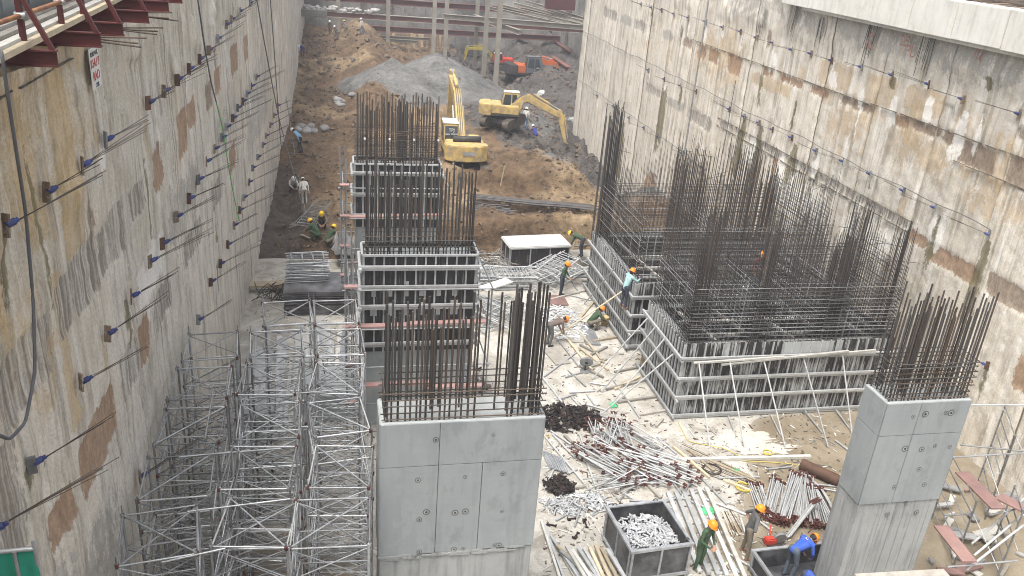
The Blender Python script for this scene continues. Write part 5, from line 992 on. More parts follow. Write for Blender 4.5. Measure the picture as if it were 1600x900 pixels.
# ================================================================== FAR END: struts, posts, beams
def hbeam(name, p, q, s_, mat, lab, cat, grp=None, top=None):
    p = Vector(p); q = Vector(q); t = thing(name, lab, cat, p, grp)
    for dz in (-.5, .5): bar('flange', p+Vector((0, 0, dz*s_)), q+Vector((0, 0, dz*s_)), s_*.85, s_*.1, top or mat, t)
    bar('web', p, q, s_*.16, s_*.89, mat, t); return t
for i, (px, y, x) in enumerate([(606, 97.6, 6.5), (677, 96.7, 11.5), (696, 94.9, 12.6), (742, 100.5, 16.9), (757, 87.9, 15.8), (775, 79.6, 15.5), (502, 106, 1.2)]):
    t = thing('king_post', ['slim steel king post left of the gravel heap', 'slim steel king post behind the gravel heap', 'stouter steel king post rising from the gravel heap', 'slim steel king post behind the far yellow excavator arm', 'steel king post left of the red excavator', 'long steel king post in front of the red excavator', 'steel king post at the far left behind the brown earth'][i], 'steel post', (x, y, 0))
    for s_ in (-.2, .2): box('flange', (x, y+s_, 6), (.42, .04, 13), 'post_steel', t)
    box('web', (x, y, 6), (.05, .36, 13), 'post_steel', t)
hbeam('strut', (-2.9, 99.3, 4.55), (30, 99.3, 4.2), .55, 'h_beam', 'long red-brown steel strut across the far pit, lower one', 'steel strut', top='post_steel')
hbeam('strut', (-2.9, 106.5, 5.6), (30, 106.5, 5.3), .6, 'maroon', 'dark red steel strut across the far pit, behind the lower one', 'steel strut', top='h_beam')
hbeam('strut', (5, 109.3, 2.0), (30, 109.3, 1.9), .6, 'h_beam', 'dull red waler low on the far end wall', 'steel strut')
hbeam('strut', (12, 93, 5.6), (29, 95, 5.0), .5, 'post_steel', 'pale steel strut resting across the posts at upper right', 'steel strut')
hbeam('strut', (16.5, 100, 5.0), (20, 91, 4.6), .5, 'post_steel', 'short pale diagonal strut end between the posts', 'steel strut')
for i in range(4): hbeam('strut', (19+i*1.5, 104+i*.3, 5.7+.3*i), (31, 92+i*2.5, 4.6+.2*i), .3, 'post_steel', ['lowest', 'second', 'third', 'topmost'][i]+' pale steel member fanned against the far right wall', 'steel strut')
P = AY(875, 5, 100); m = MB(); m.box(P, (3.4, 1.2, 1.4)); m.build('steel_box', 'maroon', bev=.05, label='red steel box on the struts at the top of the far pit', cat='steel box')
# timber-and-debris corbel on left wall
t = thing('ledge', 'rough concrete ledge under the strut end at the far left wall', 'ledge', (-2.2, 99, 4)); m = MB(); m.box((-1.6, 99.6, 4.6), (3.0, 2.4, .8)); m.build('ledge_block', 'wall_far', t, bev=.08)
m = MB()
for i in range(60): m.ell((R_(-2.6, 5.5), R_(98.9, 100), 4.9+R_(0, .35)), (R_(.15, .4), R_(.1, .3), R_(.1, .25)), 6, 4)
m.build('rubble', 'patch_grey', t, smooth=True)
# sheet piles
t = thing('sheet_piles', 'brown row of short piles behind the gravel heap', 'sheet piles', (9, 103, 0)); x = 6.9
while x < 14.2: box('pile', (x, 103.5+(.15 if int(x*3) % 2 else -.15), 1.0), (.3, .12, 2.6+R_(-.15, .15)), 'patch_tan' if random.random() < .3 else 'patch_brown', t); x += .31
for i, (p, q) in enumerate([((5.8, 101, 2.15), (11.5, 101, 2.1)), ((6.2, 100.3, 1.9), (10.0, 100.2, 1.85))]): hbeam('steel_beam', p, q, .3, 'post_steel', ['longer', 'shorter'][i]+' pale steel beam lying on the far earth by the workers', 'steel beam')
for i, (a, b, z) in enumerate([((818, 56), (842, 70), 4.2), ((862, 64), (892, 86), 3.6), ((862, 92), (888, 110), 3.0), ((722, 62), (760, 52), 2.2)]):
    A = G(*a, z); B = G(*b, z); zA = max(tz(A.x, A.y), tz(B.x, B.y))+.45; A = G(*a, zA); B = G(*b, zA); hbeam('steel_beam', A, B, .7, 'h_beam', ['red steel beam at the top of the right far bank', 'largest red steel beam on the right far bank', 'lowest red steel beam on the right far bank', 'thin dark red beam behind the far excavators'][i], 'steel beam')
# concrete ring / drum and sacks on the earth
for i, (px, py, r, L, lab) in enumerate([(845, 148, .38, .9, 'white drum lying on the dark bank by the excavator'), (722, 114, .3, .6, 'pale drum lying near the far excavators')]):
    A = G(px, py, .6); z = tz(A.x, A.y); A = G(px, py, z+.3); tube('drum', A+Vector((-.2, -L/2, 0)), A+Vector((.2, L/2, .1)), r, 'white_paint', None, 16, label=lab, cat='drum')
def sacks(px, py, n, sp, lab):
    C = G(px, py, .6); z = tz(C.x, C.y); C = G(px, py, z)
    for i in range(n):
        x, y = C.x+R_(-sp, sp), C.y+R_(-sp, sp)*1.5; m = MB(); v0 = len(m.v); m.ell((0, 0, 0), (R_(.3, .5), R_(.25, .4), R_(.16, .28)), 10, 7); m.v = [(a*(1+.25*math.sin(5*b+i)), b*(1+.2*math.sin(6*a)), c_*(1+.25*math.sin(7*a+3*b))) for a, b, c_ in m.v]
        m.build('sack', 'plastic_sack', None, Matrix.Translation((x, y, tz(x, y)+.12)) @ Matrix.Rotation(R_(0, 6), 4, 'Z'), True, label=lab, cat='sack', group=lab)
sacks(540, 160, 5, .7, 'grey-white sack at the foot of the gravel heap'); sacks(487, 208, 9, .9, 'grey-white sack near the blue-shirted worker'); sacks(890, 240, 9, .8, 'grey-white lump in the excavated hole')
# rebar bundles on the bank
def bundle(a, b, n, w_, lab, zofs=.12, z=1.0, r=.022):
    A = G(*a, z); B = G(*b, z); zz_ = max(tz(A.x, A.y), tz(B.x, B.y), tz((A.x+B.x)/2, (A.y+B.y)/2))+zofs; A = G(*a, zz_); B = G(*b, zz_); t = thing('rebar_bundle', lab, 'rebar', A); s_ = Vector((0, 1, 0))
    for i in range(n):
        o = s_*R_(-w_, w_)+Vector((0, 0, R_(-.06, .12))); C = (A+B)/2+o+Vector((0, 0, -.05)); e = Vector((R_(-.4, .4), 0, 0))
        MB().path([A+o+e, A.lerp(B, .3)+o-Vector((0, 0, .03)), C, A.lerp(B, .75)+o, B+o+e+s_*R_(-.1, .1)], r, 5).build('rebar', 'strand' if i % 3 else 'cable', t)
bundle((742, 308), (930, 326), 26, .45, 'long dark rebar bundle lying along the earth bank', z=1.3); bundle((738, 325), (800, 332), 16, .35, 'shorter rebar bundle in front of the long one on the bank', z=1.2); bundle((740, 318), (790, 324), 10, .3, 'short rebar stubs between the two bundles on the bank', z=1.2)
# brushwood near tool box and frames leaning by earth workers
t = thing('rebar_tangle', 'tangle of bent bars left of the white-lidded tool box', 'rebar', G(768, 405))
for i in range(40):
    C = G(R_(745, 790), R_(398, 420), .25); MB().path([C+Vector((R_(-.9, .9), R_(-.5, .5), R_(-.1, .3))), C+Vector((R_(-.3, .3), R_(-.2, .2), R_(0, .4))), C+Vector((R_(-.9, .9), R_(-.5, .5), R_(-.1, .3)))], .016, 5).build('bar', random.choice(['galv_dull', 'strand', 'grey_timber']), t)
C = G(492, 348, .7); ladder('grey ladder frame lying on the brown earth above the yellow helmets', (C.x, C.y+.2), 3.0, .8, 1.25, tz(C.x, C.y)+.5, 'galv_dull', 9, -.12); ladder('second grey ladder frame under the first on the brown earth', (C.x-.2, C.y+.1), 2.8, .8, 1.15, tz(C.x, C.y)+.35, 'galv_dull', 9, -.1)
for i in range(7): a = (R_(445, 490), R_(345, 375)); A = G(*a, .6); z = tz(A.x, A.y)+.15; bar('board', G(*a, z), G(a[0]+R_(10, 30), a[1]+R_(-8, 6), z+.1), .12, .04, random.choice(['grey_timber', 'timber']), None, label='loose board on the brown earth beside the left wall', cat='board', group='boards on the brown earth')
for px, py in [(608, 375)]: pass
for i, (px, py) in enumerate([(782, 290), (893, 395)]): A = G(px, py, 1.0 if i == 0 else 0); z = tz(A.x, A.y) if i == 0 else 0; A = G(px, py, z); bar('stake', A, A+Vector((.15, 0, 1.1)), .07, .05, 'timber', None, label=['thin stake stuck in the upper earth bank', 'short timber stake beside the yellow-helmeted worker'][i], cat='stake')

# ================================================================== EXCAVATORS
def excavator(lab, pos, rz, paint, boom, s_=1.0, up_rz=0.0, cab='yellow', cw=None, roof='white_paint', boompaint=None, cabside=-1, exhaust=True, bulk=1.0):
    P = Vector(pos); t = thing('excavator', lab, 'excavator', P); M0 = Matrix.Translation(P) @ Matrix.Rotation(rz, 4, 'Z') @ Matrix.Scale(s_, 4); M1 = M0 @ Matrix.Rotation(up_rz, 4, 'Z'); bp = boompaint or paint
    for sx in (-1.12, 1.12):
        pr = [(1.85+.42*math.cos(a), .43+.42*math.sin(a)) for a in np.linspace(-1.57, 1.57, 8)]+[(-1.85+.42*math.cos(a), .43+.42*math.sin(a)) for a in np.linspace(1.57, 4.71, 8)]
        m = MB(); m.prism(pr, sx-.28, sx+.28); tr = m.build('track', 'track', t, M0); m = MB()
        for k in range(18):
            y = -1.9+k*3.8/17
            for z in (.86, .0): m.box((sx, y, z), (.6, .10, .05))
        m.build('track_pads', 'track', tr, M0, kind='stuff')
        for k in range(5): m = MB(); m.tube((sx-.3, -1.5+k*.75, .38), (sx+.3, -1.5+k*.75, .38), .2, 12); m.build('roller', 'dark_steel', tr, M0)
    m = MB(); m.box((0, 0, .5), (1.7, 2.2, .45)); m.tube((0, 0, .7), (0, 0, 1.05), .7, 20); m.build('undercarriage', 'dark_steel', t, M0)
    m = MB(); m.box((0, -.2, 1.15), (2.5, 3.4, .22)); m.build('deck', 'dark_steel', t, M1, bev=.03)
    cwp = [(1.3, -1.2), (1.38, -1.5), (1.30, -1.95), (.9, -2.25), (0, -2.36), (-.9, -2.25), (-1.30, -1.95), (-1.38, -1.5), (-1.3, -1.2)]; n = len(cwp); m = MB()
    m.addm([(x, y, 1.08) for x, y in cwp]+[(x, y, 2.08) for x, y in cwp], [(k, (k+1) % n, n+(k+1) % n, n+k) for k in range(n)]+[tuple(range(n)), tuple(range(2*n-1, n-1, -1))]); m.build('counterweight', cw or paint, t, M1, bev=.05)
    m = MB(); m.box((.0, -.75, 1.66), (2.45, .95, .8)); m.build('engine_hood', paint, t, M1, bev=.06)
    m = MB(); m.box((-cabside*.85, .5, 1.6), (.75, 1.7, .75)); m.build('side_housing', paint, t, M1, bev=.05)
    if exhaust: m = MB(); m.tube((-.75, -.95, 2.2), (1.0, -.95, 2.2), .22, 16); m.build('muffler', 'dark_steel', t, M1, True)
    cx = cabside*.78; m = MB(); m.prism([(1.55, 1.26), (1.75, 1.9), (1.35, 2.95), (-.05, 2.95), (-.2, 2.2), (-.2, 1.26)], cx-.48, cx+.48); cb_ = m.build('cab', cab, t, M1, bev=.05)
    for sx in (-1, 1): m = MB(); m.prism([(1.35, 1.95), (1.12, 2.78), (.72, 2.78), (.72, 1.75)], cx+sx*.475, cx+sx*.495); m.prism([(.62, 1.75), (.62, 2.78), (.05, 2.78), (-.08, 2.2), (-.08, 1.85)], cx+sx*.475, cx+sx*.495); m.build('side_window', 'glass', cb_, M1)
    m = MB(); m.addm([(cx-.4, -.215, 1.85), (cx+.4, -.215, 1.85), (cx+.4, -.20, 2.25), (cx+.4, -.085, 2.82), (cx-.4, -.085, 2.82), (cx-.4, -.20, 2.25)], [(0, 1, 2, 5), (5, 2, 3, 4)]); m.build('rear_window', 'glass', cb_, M1)
    m = MB(); m.addm([(cx-.4, 1.765, 1.95), (cx+.4, 1.765, 1.95), (cx+.4, 1.40, 2.87), (cx-.4, 1.40, 2.87)], [(0, 3, 2, 1)]); m.build('front_window', 'glass', cb_, M1)
    m = MB(); m.box((cx, .65, 2.99), (.98, 1.45, .06)); m.build('cab_roof', roof, cb_, M1, bev=.02)
    f, k, e, b = [Vector((0, *q_)) for q_ in boom]     # foot, knee, tip, stick end as (y, z)
    def beam(pts, hs, x0, x1, nm_, mt):
        up = []; dn = []
        for i, p in enumerate(pts):
            d = (pts[min(i+1, len(pts)-1)]-pts[max(0, i-1)]).normalized(); nn = Vector((0, -d.z, d.y)); up.append(p+nn*hs[i]); dn.append(p-nn*hs[i])
        m = MB(); m.prism([(p.y, p.z) for p in up]+[(p.y, p.z) for p in reversed(dn)], x0, x1); return m.build(nm_, mt, t, M1, bev=.03)
    bo = beam([f, f.lerp(k, .6), k, k.lerp(e, .45), e], [.22*bulk, .30*bulk, .36*bulk, .30*bulk, .2*bulk], -.24*bulk, .24*bulk, 'boom', bp)
    d = (b-e).normalized(); stk = beam([e-d*.55, e, e.lerp(b, .5), b], [.16*bulk, .27*bulk, .2*bulk, .12*bulk], -.17*bulk, .17*bulk, 'stick', bp)
    for sx in (-.34, .34):
        a_ = Vector((sx, f.y+.7, f.z-.35)); c_ = f.lerp(k, .75)+Vector((sx, 0, 0)); m = MB(); m.tube(a_, a_.lerp(c_, .6), .10, 10); m.build('boom_cylinder', bp, bo, M1); m = MB(); m.tube(a_.lerp(c_, .6), c_, .06, 8); m.build('cylinder_rod', 'galv', bo, M1)
    nn = Vector((0, -(e-k).normalized().z, (e-k).normalized().y)); a_ = k.lerp(e, .1)+nn*.52; c_ = e-d*.5+nn*.05; m = MB(); m.tube(a_, a_.lerp(c_, .62), .10, 10); m.build('stick_cylinder', bp, bo, M1); m = MB(); m.tube(a_.lerp(c_, .62), c_, .055, 8); m.build('cylinder_rod', 'galv', bo, M1)
    nd = Vector((0, -d.z, d.y)); nd = nd if nd.y > 0 else -nd; a_ = e+nd*.34; c_ = b-d*.35+nd*.3; m = MB(); m.tube(a_, a_.lerp(c_, .6), .08, 10); m.build('bucket_cylinder', bp, stk, M1); m = MB(); m.tube(a_.lerp(c_, .6), c_, .045, 8); m.build('cylinder_rod', 'galv', stk, M1)
    for sx in (-.13, 0, .13):
        m = MB(); m.path([f+Vector((sx, 0, .25)), f.lerp(k, .6)+Vector((sx, -.15, .42)), k+nn*.48+Vector((sx, 0, 0)), k.lerp(e, .5)+nn*.4+Vector((sx, 0, 0))], .025, 6); m.build('hydraulic_hose', 'cable', bo, M1)
    bk = [(0, 0), (.35, -.05), (.62, -.45), (.55, -.95), (.15, -1.15), (-.45, -1.0), (-.35, -.9), (.1, -.95), (.32, -.8), (.38, -.45), (.15, -.25), (-.1, -.2)]
    m = MB(); m.prism([(b.y+y_*.8, b.z+z_*.8) for y_, z_ in bk], -.5, .5); bu = m.build('bucket', 'track', t, M1)
    for k_ in range(5): m = MB(); x = -.42+k_*.21; m.box((x, b.y-.40, b.z-.84), (.07, .22, .06)); m.build('bucket_tooth', 'dark_steel', bu, M1)
    return t, M1
A = G(723, 250, -.1); z1_ = tz(A.x, A.y)+.1; A = G(721, 264, tz(8.6, 52.6)+.08)
e1, E1M = excavator('large yellow excavator seen from behind, nearest of the machines', A, .0, 'yellow', [(.9, 1.75), (4.0, 4.0), (7.4, 4.6), (8.0, 1.6)], .92, -.02)
e1w = face_m(E1M @ Vector((-.78, -.235, 2.5)), (1, .1, 0), (0, 0, 1)); text('lettering', 'TPJ', e1w, .26, 'white_paint', e1); text('lettering', 'MIEN TRUNG', face_m(E1M @ Vector((-.78, -.25, 2.28)), (1, .1, 0), (0, 0, 1)), .13, 'white_paint', e1)
m = MB(); m.box((0.1, -2.365, 1.62), (.75, .012, .26)); m.build('name_plate', 'plastic_sack', e1, E1M)
A = G(783, 190); z1_ = tz(A.x, A.y)+.05; A = G(783, 192, z1_)
excavator('yellow excavator digging beside the white-helmeted worker', A+Vector((.1, -.2, -.1)), -.6, 'yellow', [(.7, 1.7), (2.1, 2.7), (5.3, 1.2), (6.0, -1.3)], .80, -1.12, cw='yellow', exhaust=False)
A = G(806, 128); z1_ = tz(A.x, A.y); A = G(806, 132, z1_)
excavator('dark grey mini excavator with orange boom cover on the right bank', A+Vector((.6, -1.5, .5)), -1.0, 'orange_paint', [(.9, 1.5), (1.6, 2.4), (3.2, 2.2), (4.0, .8)], 1.0, -.5, cabside=1, cab='cab_grey', cw='dark_steel', roof='cab_grey', exhaust=False, boompaint='orange_paint')
A = G(781, 104); z1_ = tz(A.x, A.y); A = G(781, 108, z1_)
excavator('far red excavator with white round roof and yellow arm', A, 1.45, 'red_paint', [(.7, 1.5), (3.0, 3.6), (6.2, 3.4), (6.7, .9)], .64, .1, cab='red_paint', cw='red_paint', roof='white_paint', boompaint='yellow_dull', exhaust=False)

# ================================================================== PEOPLE
HANDSPEC = [(-.032, .070, .0078), (-.011, .080, .0082), (.011, .076, .0080), (.031, .060, .0072)]
POSES = {}
def base_pose():
    return dict(pelvis=(0, 0, .93), waist=(0, 0, 1.07), chest=(0, 0, 1.29), neck=(0, 0, 1.44), head=(0, .025, 1.565), hipL=(-.09, 0, .90), hipR=(.09, 0, .90), kneeL=(-.105, .02, .49), kneeR=(.105, .02, .49), ankL=(-.11, -.02, .085), ankR=(.11, -.02, .085),
        shL=(-.185, 0, 1.385), shR=(.185, 0, 1.385), elL=(-.245, -.02, 1.11), elR=(.245, -.02, 1.11), wrL=(-.255, .07, .88), wrR=(.255, .07, .88))
def bend(p, ang, pivot_z, keep_arms=False, fwd=0.0):
    c, s_ = math.cos(ang), math.sin(ang)
    for k in ('waist', 'chest', 'neck', 'head', 'shL', 'shR', 'elL', 'elR', 'wrL', 'wrR'):
        x, y, z = p[k]; dz = z-pivot_z; p[k] = (x, y*c+dz*s_+fwd, pivot_z-y*s_+dz*c)
    return p
def pose(kind):
    p = base_pose()
    if kind == 'akimbo': p.update(elL=(-.40, -.06, 1.16), wrL=(-.20, .06, 1.0), elR=(.40, -.06, 1.16), wrR=(.20, .06, 1.0), kneeL=(-.16, .03, .49), ankL=(-.21, 0, .085), kneeR=(.15, .03, .49), ankR=(.19, .02, .085)); bend(p, .18, .93)
    elif kind == 'stand': p.update(wrL=(-.2, .2, .95), elL=(-.25, .02, 1.12), wrR=(.22, .12, .9)); bend(p, .12, .93)
    elif kind == 'hold': p.update(elL=(-.25, .05, 1.13), wrL=(-.10, .27, 1.02), elR=(.25, .05, 1.13), wrR=(.10, .27, 1.0)); bend(p, .2, .93)
    elif kind == 'walk': p.update(kneeL=(-.1, .16, .51), ankL=(-.1, .2, .085), kneeR=(.1, -.05, .5), ankR=(.1, -.28, .12), wrL=(-.24, -.1, .9), wrR=(.24, .22, .95)); bend(p, .15, .93)
    elif kind == 'reach': p.update(elL=(-.24, .22, 1.5), wrL=(-.18, .38, 1.72), elR=(.26, .2, 1.3), wrR=(.2, .4, 1.42)); bend(p, .3, .93)
    elif kind == 'bend':
        bend(p, 1.25, .93); p.update(elL=(-.24, .45, .82), elR=(.24, .45, .82), wrL=(-.14, .55, .58), wrR=(.14, .55, .58), kneeL=(-.13, .06, .50), kneeR=(.13, .06, .50))
    elif kind == 'stoop': bend(p, .75, .93); p.update(kneeL=(-.11, .1, .50), kneeR=(.11, .06, .50), ankR=(.11, -.1, .085))
    elif kind == 'crouch':
        p.update(pelvis=(0, -.18, .32), hipL=(-.1, -.18, .33), hipR=(.1, -.18, .33), kneeL=(-.19, .2, .50), kneeR=(.19, .2, .50), ankL=(-.15, -.04, .085), ankR=(.15, -.04, .085))
        for k, q_ in dict(waist=(0, -.12, .46), chest=(0, .06, .66), neck=(0, .17, .79), head=(0, .25, .90), shL=(-.185, .12, .75), shR=(.185, .12, .75), elL=(-.26, .30, .56), elR=(.26, .30, .56), wrL=(-.12, .47, .42), wrR=(.12, .47, .42)).items(): p[k] = q_
    elif kind == 'sit':
        p.update(pelvis=(0, -.1, .5), hipL=(-.1, -.1, .5), hipR=(.1, -.1, .5), kneeL=(-.12, .32, .52), kneeR=(.12, .32, .52), ankL=(-.12, .34, .085), ankR=(.12, .34, .085)); 
        for k in ('waist', 'chest', 'neck', 'head', 'shL', 'shR', 'elL', 'elR', 'wrL', 'wrR'): x, y, z = p[k]; p[k] = (x, y-.05, z-.42)
        p.update(wrL=(-.12, .28, .6), wrR=(.12, .28, .6))
    return p
PEOPLE = []
def person(loc, rz, kind, shirt, trs, helm, lab, vox=.02, shoe='cl_boot', back=None, sleeves=True, scale=1.0):
    p = {k: Vector(v) for k, v in pose(kind).items()}; B = []      # bones: a, b, ra, rb, material
    S, T = shirt, trs; arm = S if sleeves else 'skin'
    B += [(p['pelvis']+Vector((-.055, 0, 0)), p['pelvis']+Vector((.055, 0, 0)), .115, .115, T), (p['pelvis'], p['waist'], .122, .118, S), (p['waist']+Vector((-.035, 0, 0)), p['chest']+Vector((-.07, 0, 0)), .10, .105, S), (p['waist']+Vector((.035, 0, 0)), p['chest']+Vector((.07, 0, 0)), .10, .105, S),
          (p['shL'].lerp(p['neck'], .15), p['shR'].lerp(p['neck'], .15), .075, .075, S), (p['chest'], p['neck'], .09, .06, S), (p['neck'], p['head'], .052, .055, 'skin')]
    hd = (p['head']-p['neck']).normalized(); fw = Vector((0, 1, 0))-hd*hd.y; fw = fw.normalized() if fw.length > .1 else Vector((0, 0, -1))
    if kind in ('bend',): fw = (Vector((0, .2, -1))-hd*hd.dot(Vector((0, .2, -1)))).normalized()
    H0 = p['head']; B += [(H0-hd*.025+fw*.02, H0+hd*.045-fw*.005, .078, .088, 'skin'), (H0-hd*.06+fw*.045, H0-hd*.03+fw*.05, .045, .06, 'skin'), (H0+fw*.088-hd*.005, H0+fw*.112-hd*.03, .012, .016, 'skin')]
    sd = hd.cross(fw)
    for q_ in (-1, 1): B.append((H0+sd*q_*.085-hd*.02, H0+sd*q_*.092+hd*.02, .016, .018, 'skin'))
    for s_ in 'LR':
        h, k, a = p['hip'+s_], p['knee'+s_], p['ank'+s_]; B += [(h, k, .095, .066, T), (k, a, .062, .046, T)]
        fdir = Vector((0, 1, 0)); B += [(a+Vector((0, -.03, -.035)), a+Vector((0, .09, -.045)), .042, .044, shoe), (a+Vector((0, .09, -.045)), a+Vector((.0, .165, -.052)), .044, .034, shoe)]
        sh, el, wr_ = p['sh'+s_], p['el'+s_], p['wr'+s_]; B += [(sh, el, .060, .047, S), (el, wr_, .046, .033, arm)]
        d = (wr_-el).normalized(); u = d.cross(Vector((0, 0, 1))); u = u.normalized() if u.length > .1 else Vector((1, 0, 0)); v = d.cross(u)
        B += [(wr_, wr_+d*.03, .028, .03, 'skin'), (wr_+d*.035-u*.022, wr_+d*.085-u*.024, .017, .016, 'skin'), (wr_+d*.035+u*.022, wr_+d*.085+u*.024, .017, .016, 'skin'), (wr_+d*.04, wr_+d*.09, .019, .017, 'skin')]
        for (o, L, r) in HANDSPEC:
            r = max(r, vox*.62); a0 = wr_+d*.092+u*o*1.15; m_ = a0+d*L*.5-v*.012; B += [(a0, m_, r, r, 'skin'), (m_, m_+d*L*.36-v*L*.34, r, r*.9, 'skin')]
        r = max(.0095, vox*.62); sgn_ = 1 if s_ == 'L' else -1; t0 = wr_+d*.035+u*.03*sgn_; t1 = t0+d*.035+u*.03*sgn_; B += [(t0, t1, r*1.1, r, 'skin'), (t1, t1+d*.03-v*.012, r, r*.9, 'skin')]
    m = MB()
    for a, b, r0, r1, _ in B: m.cap(a, b, r0, r1, 10)
    ob = add('person', mk_mesh('person', m.v, m.f, None), None, None, lab, 'person')
    b_ = bmesh.new(); b_.from_mesh(ob.data); bmesh.ops.recalc_face_normals(b_, faces=b_.faces); b_.to_mesh(ob.data); b_.free()
    md = ob.modifiers.new('r', 'REMESH'); md.mode = 'VOXEL'; md.voxel_size = vox; md.use_smooth_shade = True
    ms = ob.modifiers.new('s', 'SMOOTH'); ms.factor = .5; ms.iterations = 2
    L = Vector(loc); M = Matrix.Translation(L) @ Matrix.Rotation(rz, 4, 'Z') @ Matrix.Scale(scale, 4)
    PEOPLE.append((ob, B, M, H0, hd, fw, sd, helm, p, back))
def finish_people():
    dg = bpy.context.evaluated_depsgraph_get()
    for ob, B, M, H0, hd, fw, sd, helm, p, back in PEOPLE:
        me = bpy.data.meshes.new_from_object(ob.evaluated_get(dg)); ob.modifiers.clear(); names = []
        for b in B:
            if b[4] not in names: names.append(b[4])
        me.materials.clear()
        for n_ in names: me.materials.append(MATS[n_])
        k = len(me.polygons); c = np.zeros(k*3, np.float32); me.polygons.foreach_get('center', c); c = c.reshape(-1, 3); best = np.full(k, 9.); idx = np.zeros(k, np.int32)
        for a, b, r0, r1, mt in B:
            a = np.array(a); d = np.array(b)-a; tt = np.clip(((c-a) @ d)/(d @ d+1e-9), 0, 1); dist = np.linalg.norm(c-a-tt[:, None]*d, axis=1)-(r0+(r1-r0)*tt); w_ = dist < best; best[w_] = dist[w_]; idx[w_] = names.index(mt)
        me.polygons.foreach_set('material_index', idx); me.shade_smooth(); me.update(); old = ob.data; ob.data = me; ob.matrix_basis = M; WMX[ob.name] = M
        FM = M @ face_m(H0, sd, hd)          # head frame: x side, y up, z = sd x hd
        back_dir = face_m((0, 0, 0), sd, hd).to_3x3(); fz = 1 if (back_dir.col[2]).dot(fw) > 0 else -1
        n = 18; prof = [(.0, .170), (.045, .166), (.085, .145), (.11, .11), (.122, .065), (.126, .035)]; v = []; f = []; mm = MB()
        for r, y_ in prof:
            for q_ in range(n): a = 6.2832*q_/n; v.append((r*.92*math.cos(a), y_+.012, r*1.08*math.sin(a)))
        f = [(i*n+q_, i*n+(q_+1) % n, (i+1)*n+(q_+1) % n, (i+1)*n+q_) for i in range(len(prof)-1) for q_ in range(n)]; mm.addm(v, f)
        hm = mm.build('helmet', helm, ob, FM, True)
        mm = MB(); v = []
        for q_ in range(n+1): a = 6.2832*q_/n; fr = max(0, math.sin(a)*fz); v += [(.117*.98*math.cos(a), .05, .136*math.sin(a)), ((.136)*math.cos(a), .042-.015*fr, (.148+.045*fr)*math.sin(a)), (.117*.98*math.cos(a), .036, .132*math.sin(a))]
        f = [(3*q_+j, 3*q_+3+j, 3*q_+4+j, 3*q_+1+j) for q_ in range(n) for j in (0, 1)]; mm.addm(v, f); mm.build('brim', helm, hm, FM, True)
        mm = MB(); mm.ell((0, -.005, -.028*fz), (.093, .075, .082), 12, 8); mm.build('hair', 'hair', ob, FM, True)
        for q_ in (-1, 1): mm = MB(); mm.ell((.033*q_, .006, .092*fz), (.013, .008, .008), 8, 5); mm.build('eye', 'cl_boot', ob, FM)
        mm = MB(); mm.ell((0, -.062, .100*fz), (.024, .006, .008), 8, 5); mm.build('mouth', 'cl_maroon', ob, FM)
        if back:
            c_ = p['chest']; e = p['waist']; upv = (p['neck']-p['waist']).normalized(); bn = Vector((0, -upv.z, upv.y)); bn = bn if (bn.y < 0 or upv.z < .5) else -bn
            if upv.z < .5: bn = Vector((0, -upv.z, upv.y)) if upv.y > 0 else bn
            nn = bn.normalized(); o = c_.lerp(p['neck'], .25)+nn*.118; cu = text('back_print', back, M @ face_m(o, upv.cross(nn)*1.0, upv), .085, 'white_paint', ob)
def gp2(px, py): A = G(px, py, .3); z = tz(A.x, A.y); A = G(px, py, z); return Vector((A.x, A.y, tz(A.x, A.y)))
d2 = math.radians
person(G(1090, 889), d2(-150), 'hold', 'cl_green', 'cl_green', 'hard_orange', 'worker in dark green with orange helmet standing right of the skip', .013, 'cl_brown')
person(G(1162, 868), d2(-100), 'akimbo', 'cl_grey', 'cl_khaki', 'hard_orange', 'worker in grey shirt and khaki trousers, hands on hips, orange helmet', .013, 'skin', sleeves=False)
person(Vector((11.72, 15.35, .09)), d2(-75), 'bend', 'cl_blue', 'cl_denim', 'hard_orange', 'worker in bright blue shirt bending over inside the low bin', .013, 'cl_navy', back='A1')
person(Vector((11.62, 14.45, .09)), d2(160), 'bend', 'cl_blue', 'cl_navy', 'hard_orange', 'worker in bright blue shirt at the bottom edge, nearest the camera', .013, 'cl_navy', back='A1')
person(Vector((11.36, 28.75, 1.66)), d2(-70), 'reach', 'cl_teal', 'cl_navy', 'hard_orange', 'worker in pale teal shirt climbing on the rear formwork walers', .015, 'skin')
person(G(876, 462), d2(-120), 'hold', 'cl_green', 'cl_navy', 'hard_orange', 'worker in dark green standing before the piled silver frames', .017)
person(G(927, 514), d2(-90), 'crouch', 'cl_green', 'cl_khaki', 'hard_orange', 'worker in green crouching with a yellow bucket on the slab', .015)
person(G(857, 540), d2(-80), 'bend', 'cl_brown', 'cl_grey', 'hard_orange', 'worker in brown bending down just right of the centre cage', .015, sleeves=False)
person(G(908, 401, .55), d2(60), 'bend', 'cl_green', 'cl_navy', 'hard_yellow', 'worker in green with yellow helmet bending at the far formwork corner', .017)
box('standing_platform', G(908, 403, .27), (1.2, .9, .5), 'grey_timber', None, .1, label='stack of grey planks under the yellow-helmeted worker', cat='planks')
person(G(756, 612), d2(60), 'crouch', 'cl_light', 'cl_brown', 'hard_white', 'worker crouching on the slab behind the centre rebar cage', .02)
person(Vector((16.2, 27.55, 2.84)), d2(-170), 'stand', 'cl_maroon', 'cl_navy', 'hard_orange', 'worker in maroon with orange helmet inside the rebar lattices', .017)
person(gp2(820, 204), d2(-20), 'stand', 'cl_light', 'cl_jeans', 'hard_white', 'worker with white helmet and pale jacket watching the digging excavator', .02)
person(gp2(836, 206), d2(30), 'crouch', 'cl_royal', 'cl_royal', 'hard_white', 'small figure in dark blue crouching beside the watching worker', .025)
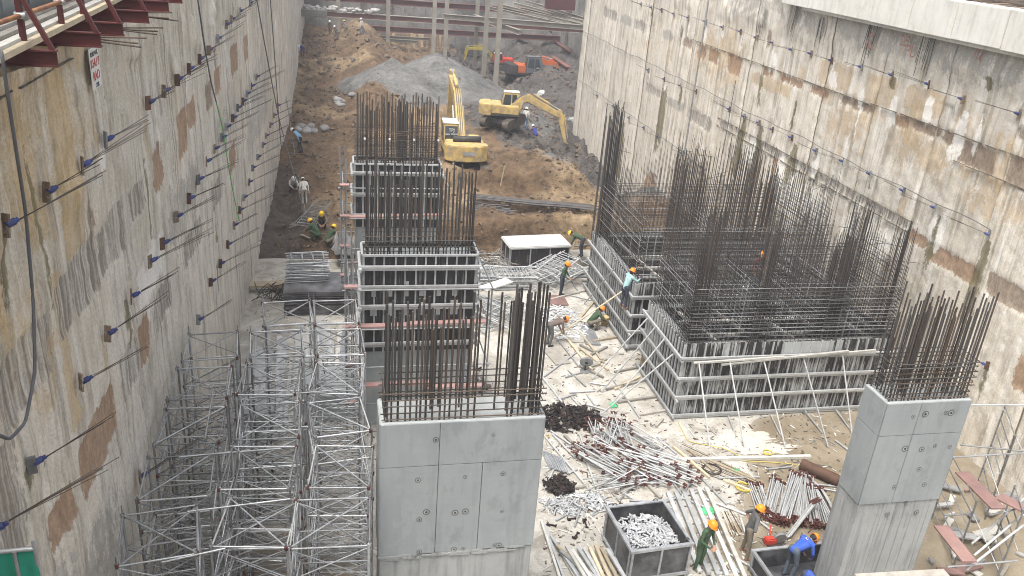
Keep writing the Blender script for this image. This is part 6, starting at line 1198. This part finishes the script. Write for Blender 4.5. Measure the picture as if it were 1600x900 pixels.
person(gp2(470, 241), d2(75), 'stoop', 'cl_sky', 'cl_navy', 'hard_white', 'worker in light blue shirt on the brown slope by the left wall', .022)
person(gp2(476, 312), d2(10), 'stoop', 'cl_light', 'cl_light', 'hard_white', 'worker in white with white helmet walking up the brown earth', .02, scale=.92)
person(gp2(457, 292), d2(200), 'crouch', 'cl_light', 'cl_grey', 'hard_white', 'figure in pale clothes crouching close to the left wall', .022)
for i, (px, py, rz, lb) in enumerate([(493, 373, 60, 'left'), (503, 362, 180, 'far'), (515, 380, -50, 'right')]): person(gp2(px, py), d2(rz), 'crouch', ['cl_green', 'cl_khaki', 'cl_green'][i], ['cl_green', 'cl_navy', 'cl_khaki'][i], 'hard_yellow', lb+' one of three crouching workers with yellow helmets on the earth', .02)
person(gp2(473, 92), d2(150), 'bend', 'cl_royal', 'cl_royal', 'hard_white', 'worker in royal blue bending beside the far left wall', .03)
person(gp2(566, 66), d2(60), 'walk', 'cl_light', 'cl_jeans', 'hard_white', 'far worker with white helmet walking at the back of the pit', .03)
person(gp2(516, 62), d2(160), 'stand', 'cl_khaki', 'cl_navy', 'hard_white', 'far worker in khaki standing in front of the end wall', .03)
person(gp2(527, 66), d2(100), 'crouch', 'cl_khaki', 'cl_khaki', 'hard_white', 'far worker crouching with white helmet on top of the brown heap', .03)
person(gp2(540, 67), d2(30), 'crouch', 'cl_brown', 'cl_khaki', 'hard_yellow', 'far worker crouching in brown beside the white helmet', .03)
finish_people()

dg = bpy.context.evaluated_depsgraph_get()
for o in TEXTS:
    me = bpy.data.meshes.new_from_object(o.evaluated_get(dg)); nm_, par, inv, bas = o.name, o.parent, o.matrix_parent_inverse.copy(), o.matrix_basis.copy()
    bpy.data.objects.remove(o); o2 = bpy.data.objects.new(nm_, me); COL.objects.link(o2); o2.parent = par; o2.matrix_parent_inverse = inv; o2.matrix_basis = bas

# the dusty air of the pit
hz = NT('haze_air'); hz.t.nodes.remove(hz.b); pv = hz.n('ShaderNodeVolumePrincipled'); pv.inputs['Color'].default_value = (.93, .95, 1, 1); pv.inputs['Density'].default_value = .0013; pv.inputs['Anisotropy'].default_value = .2
hz.t.links.new(pv.outputs[0], hz.t.nodes['Material Output'].inputs['Volume'])
m = MB(); m.box((19, 58, 5.5), (58, 132, 23)); m.build('haze', 'haze_air', kind='stuff', label='thin dusty haze filling the whole pit', cat='haze')
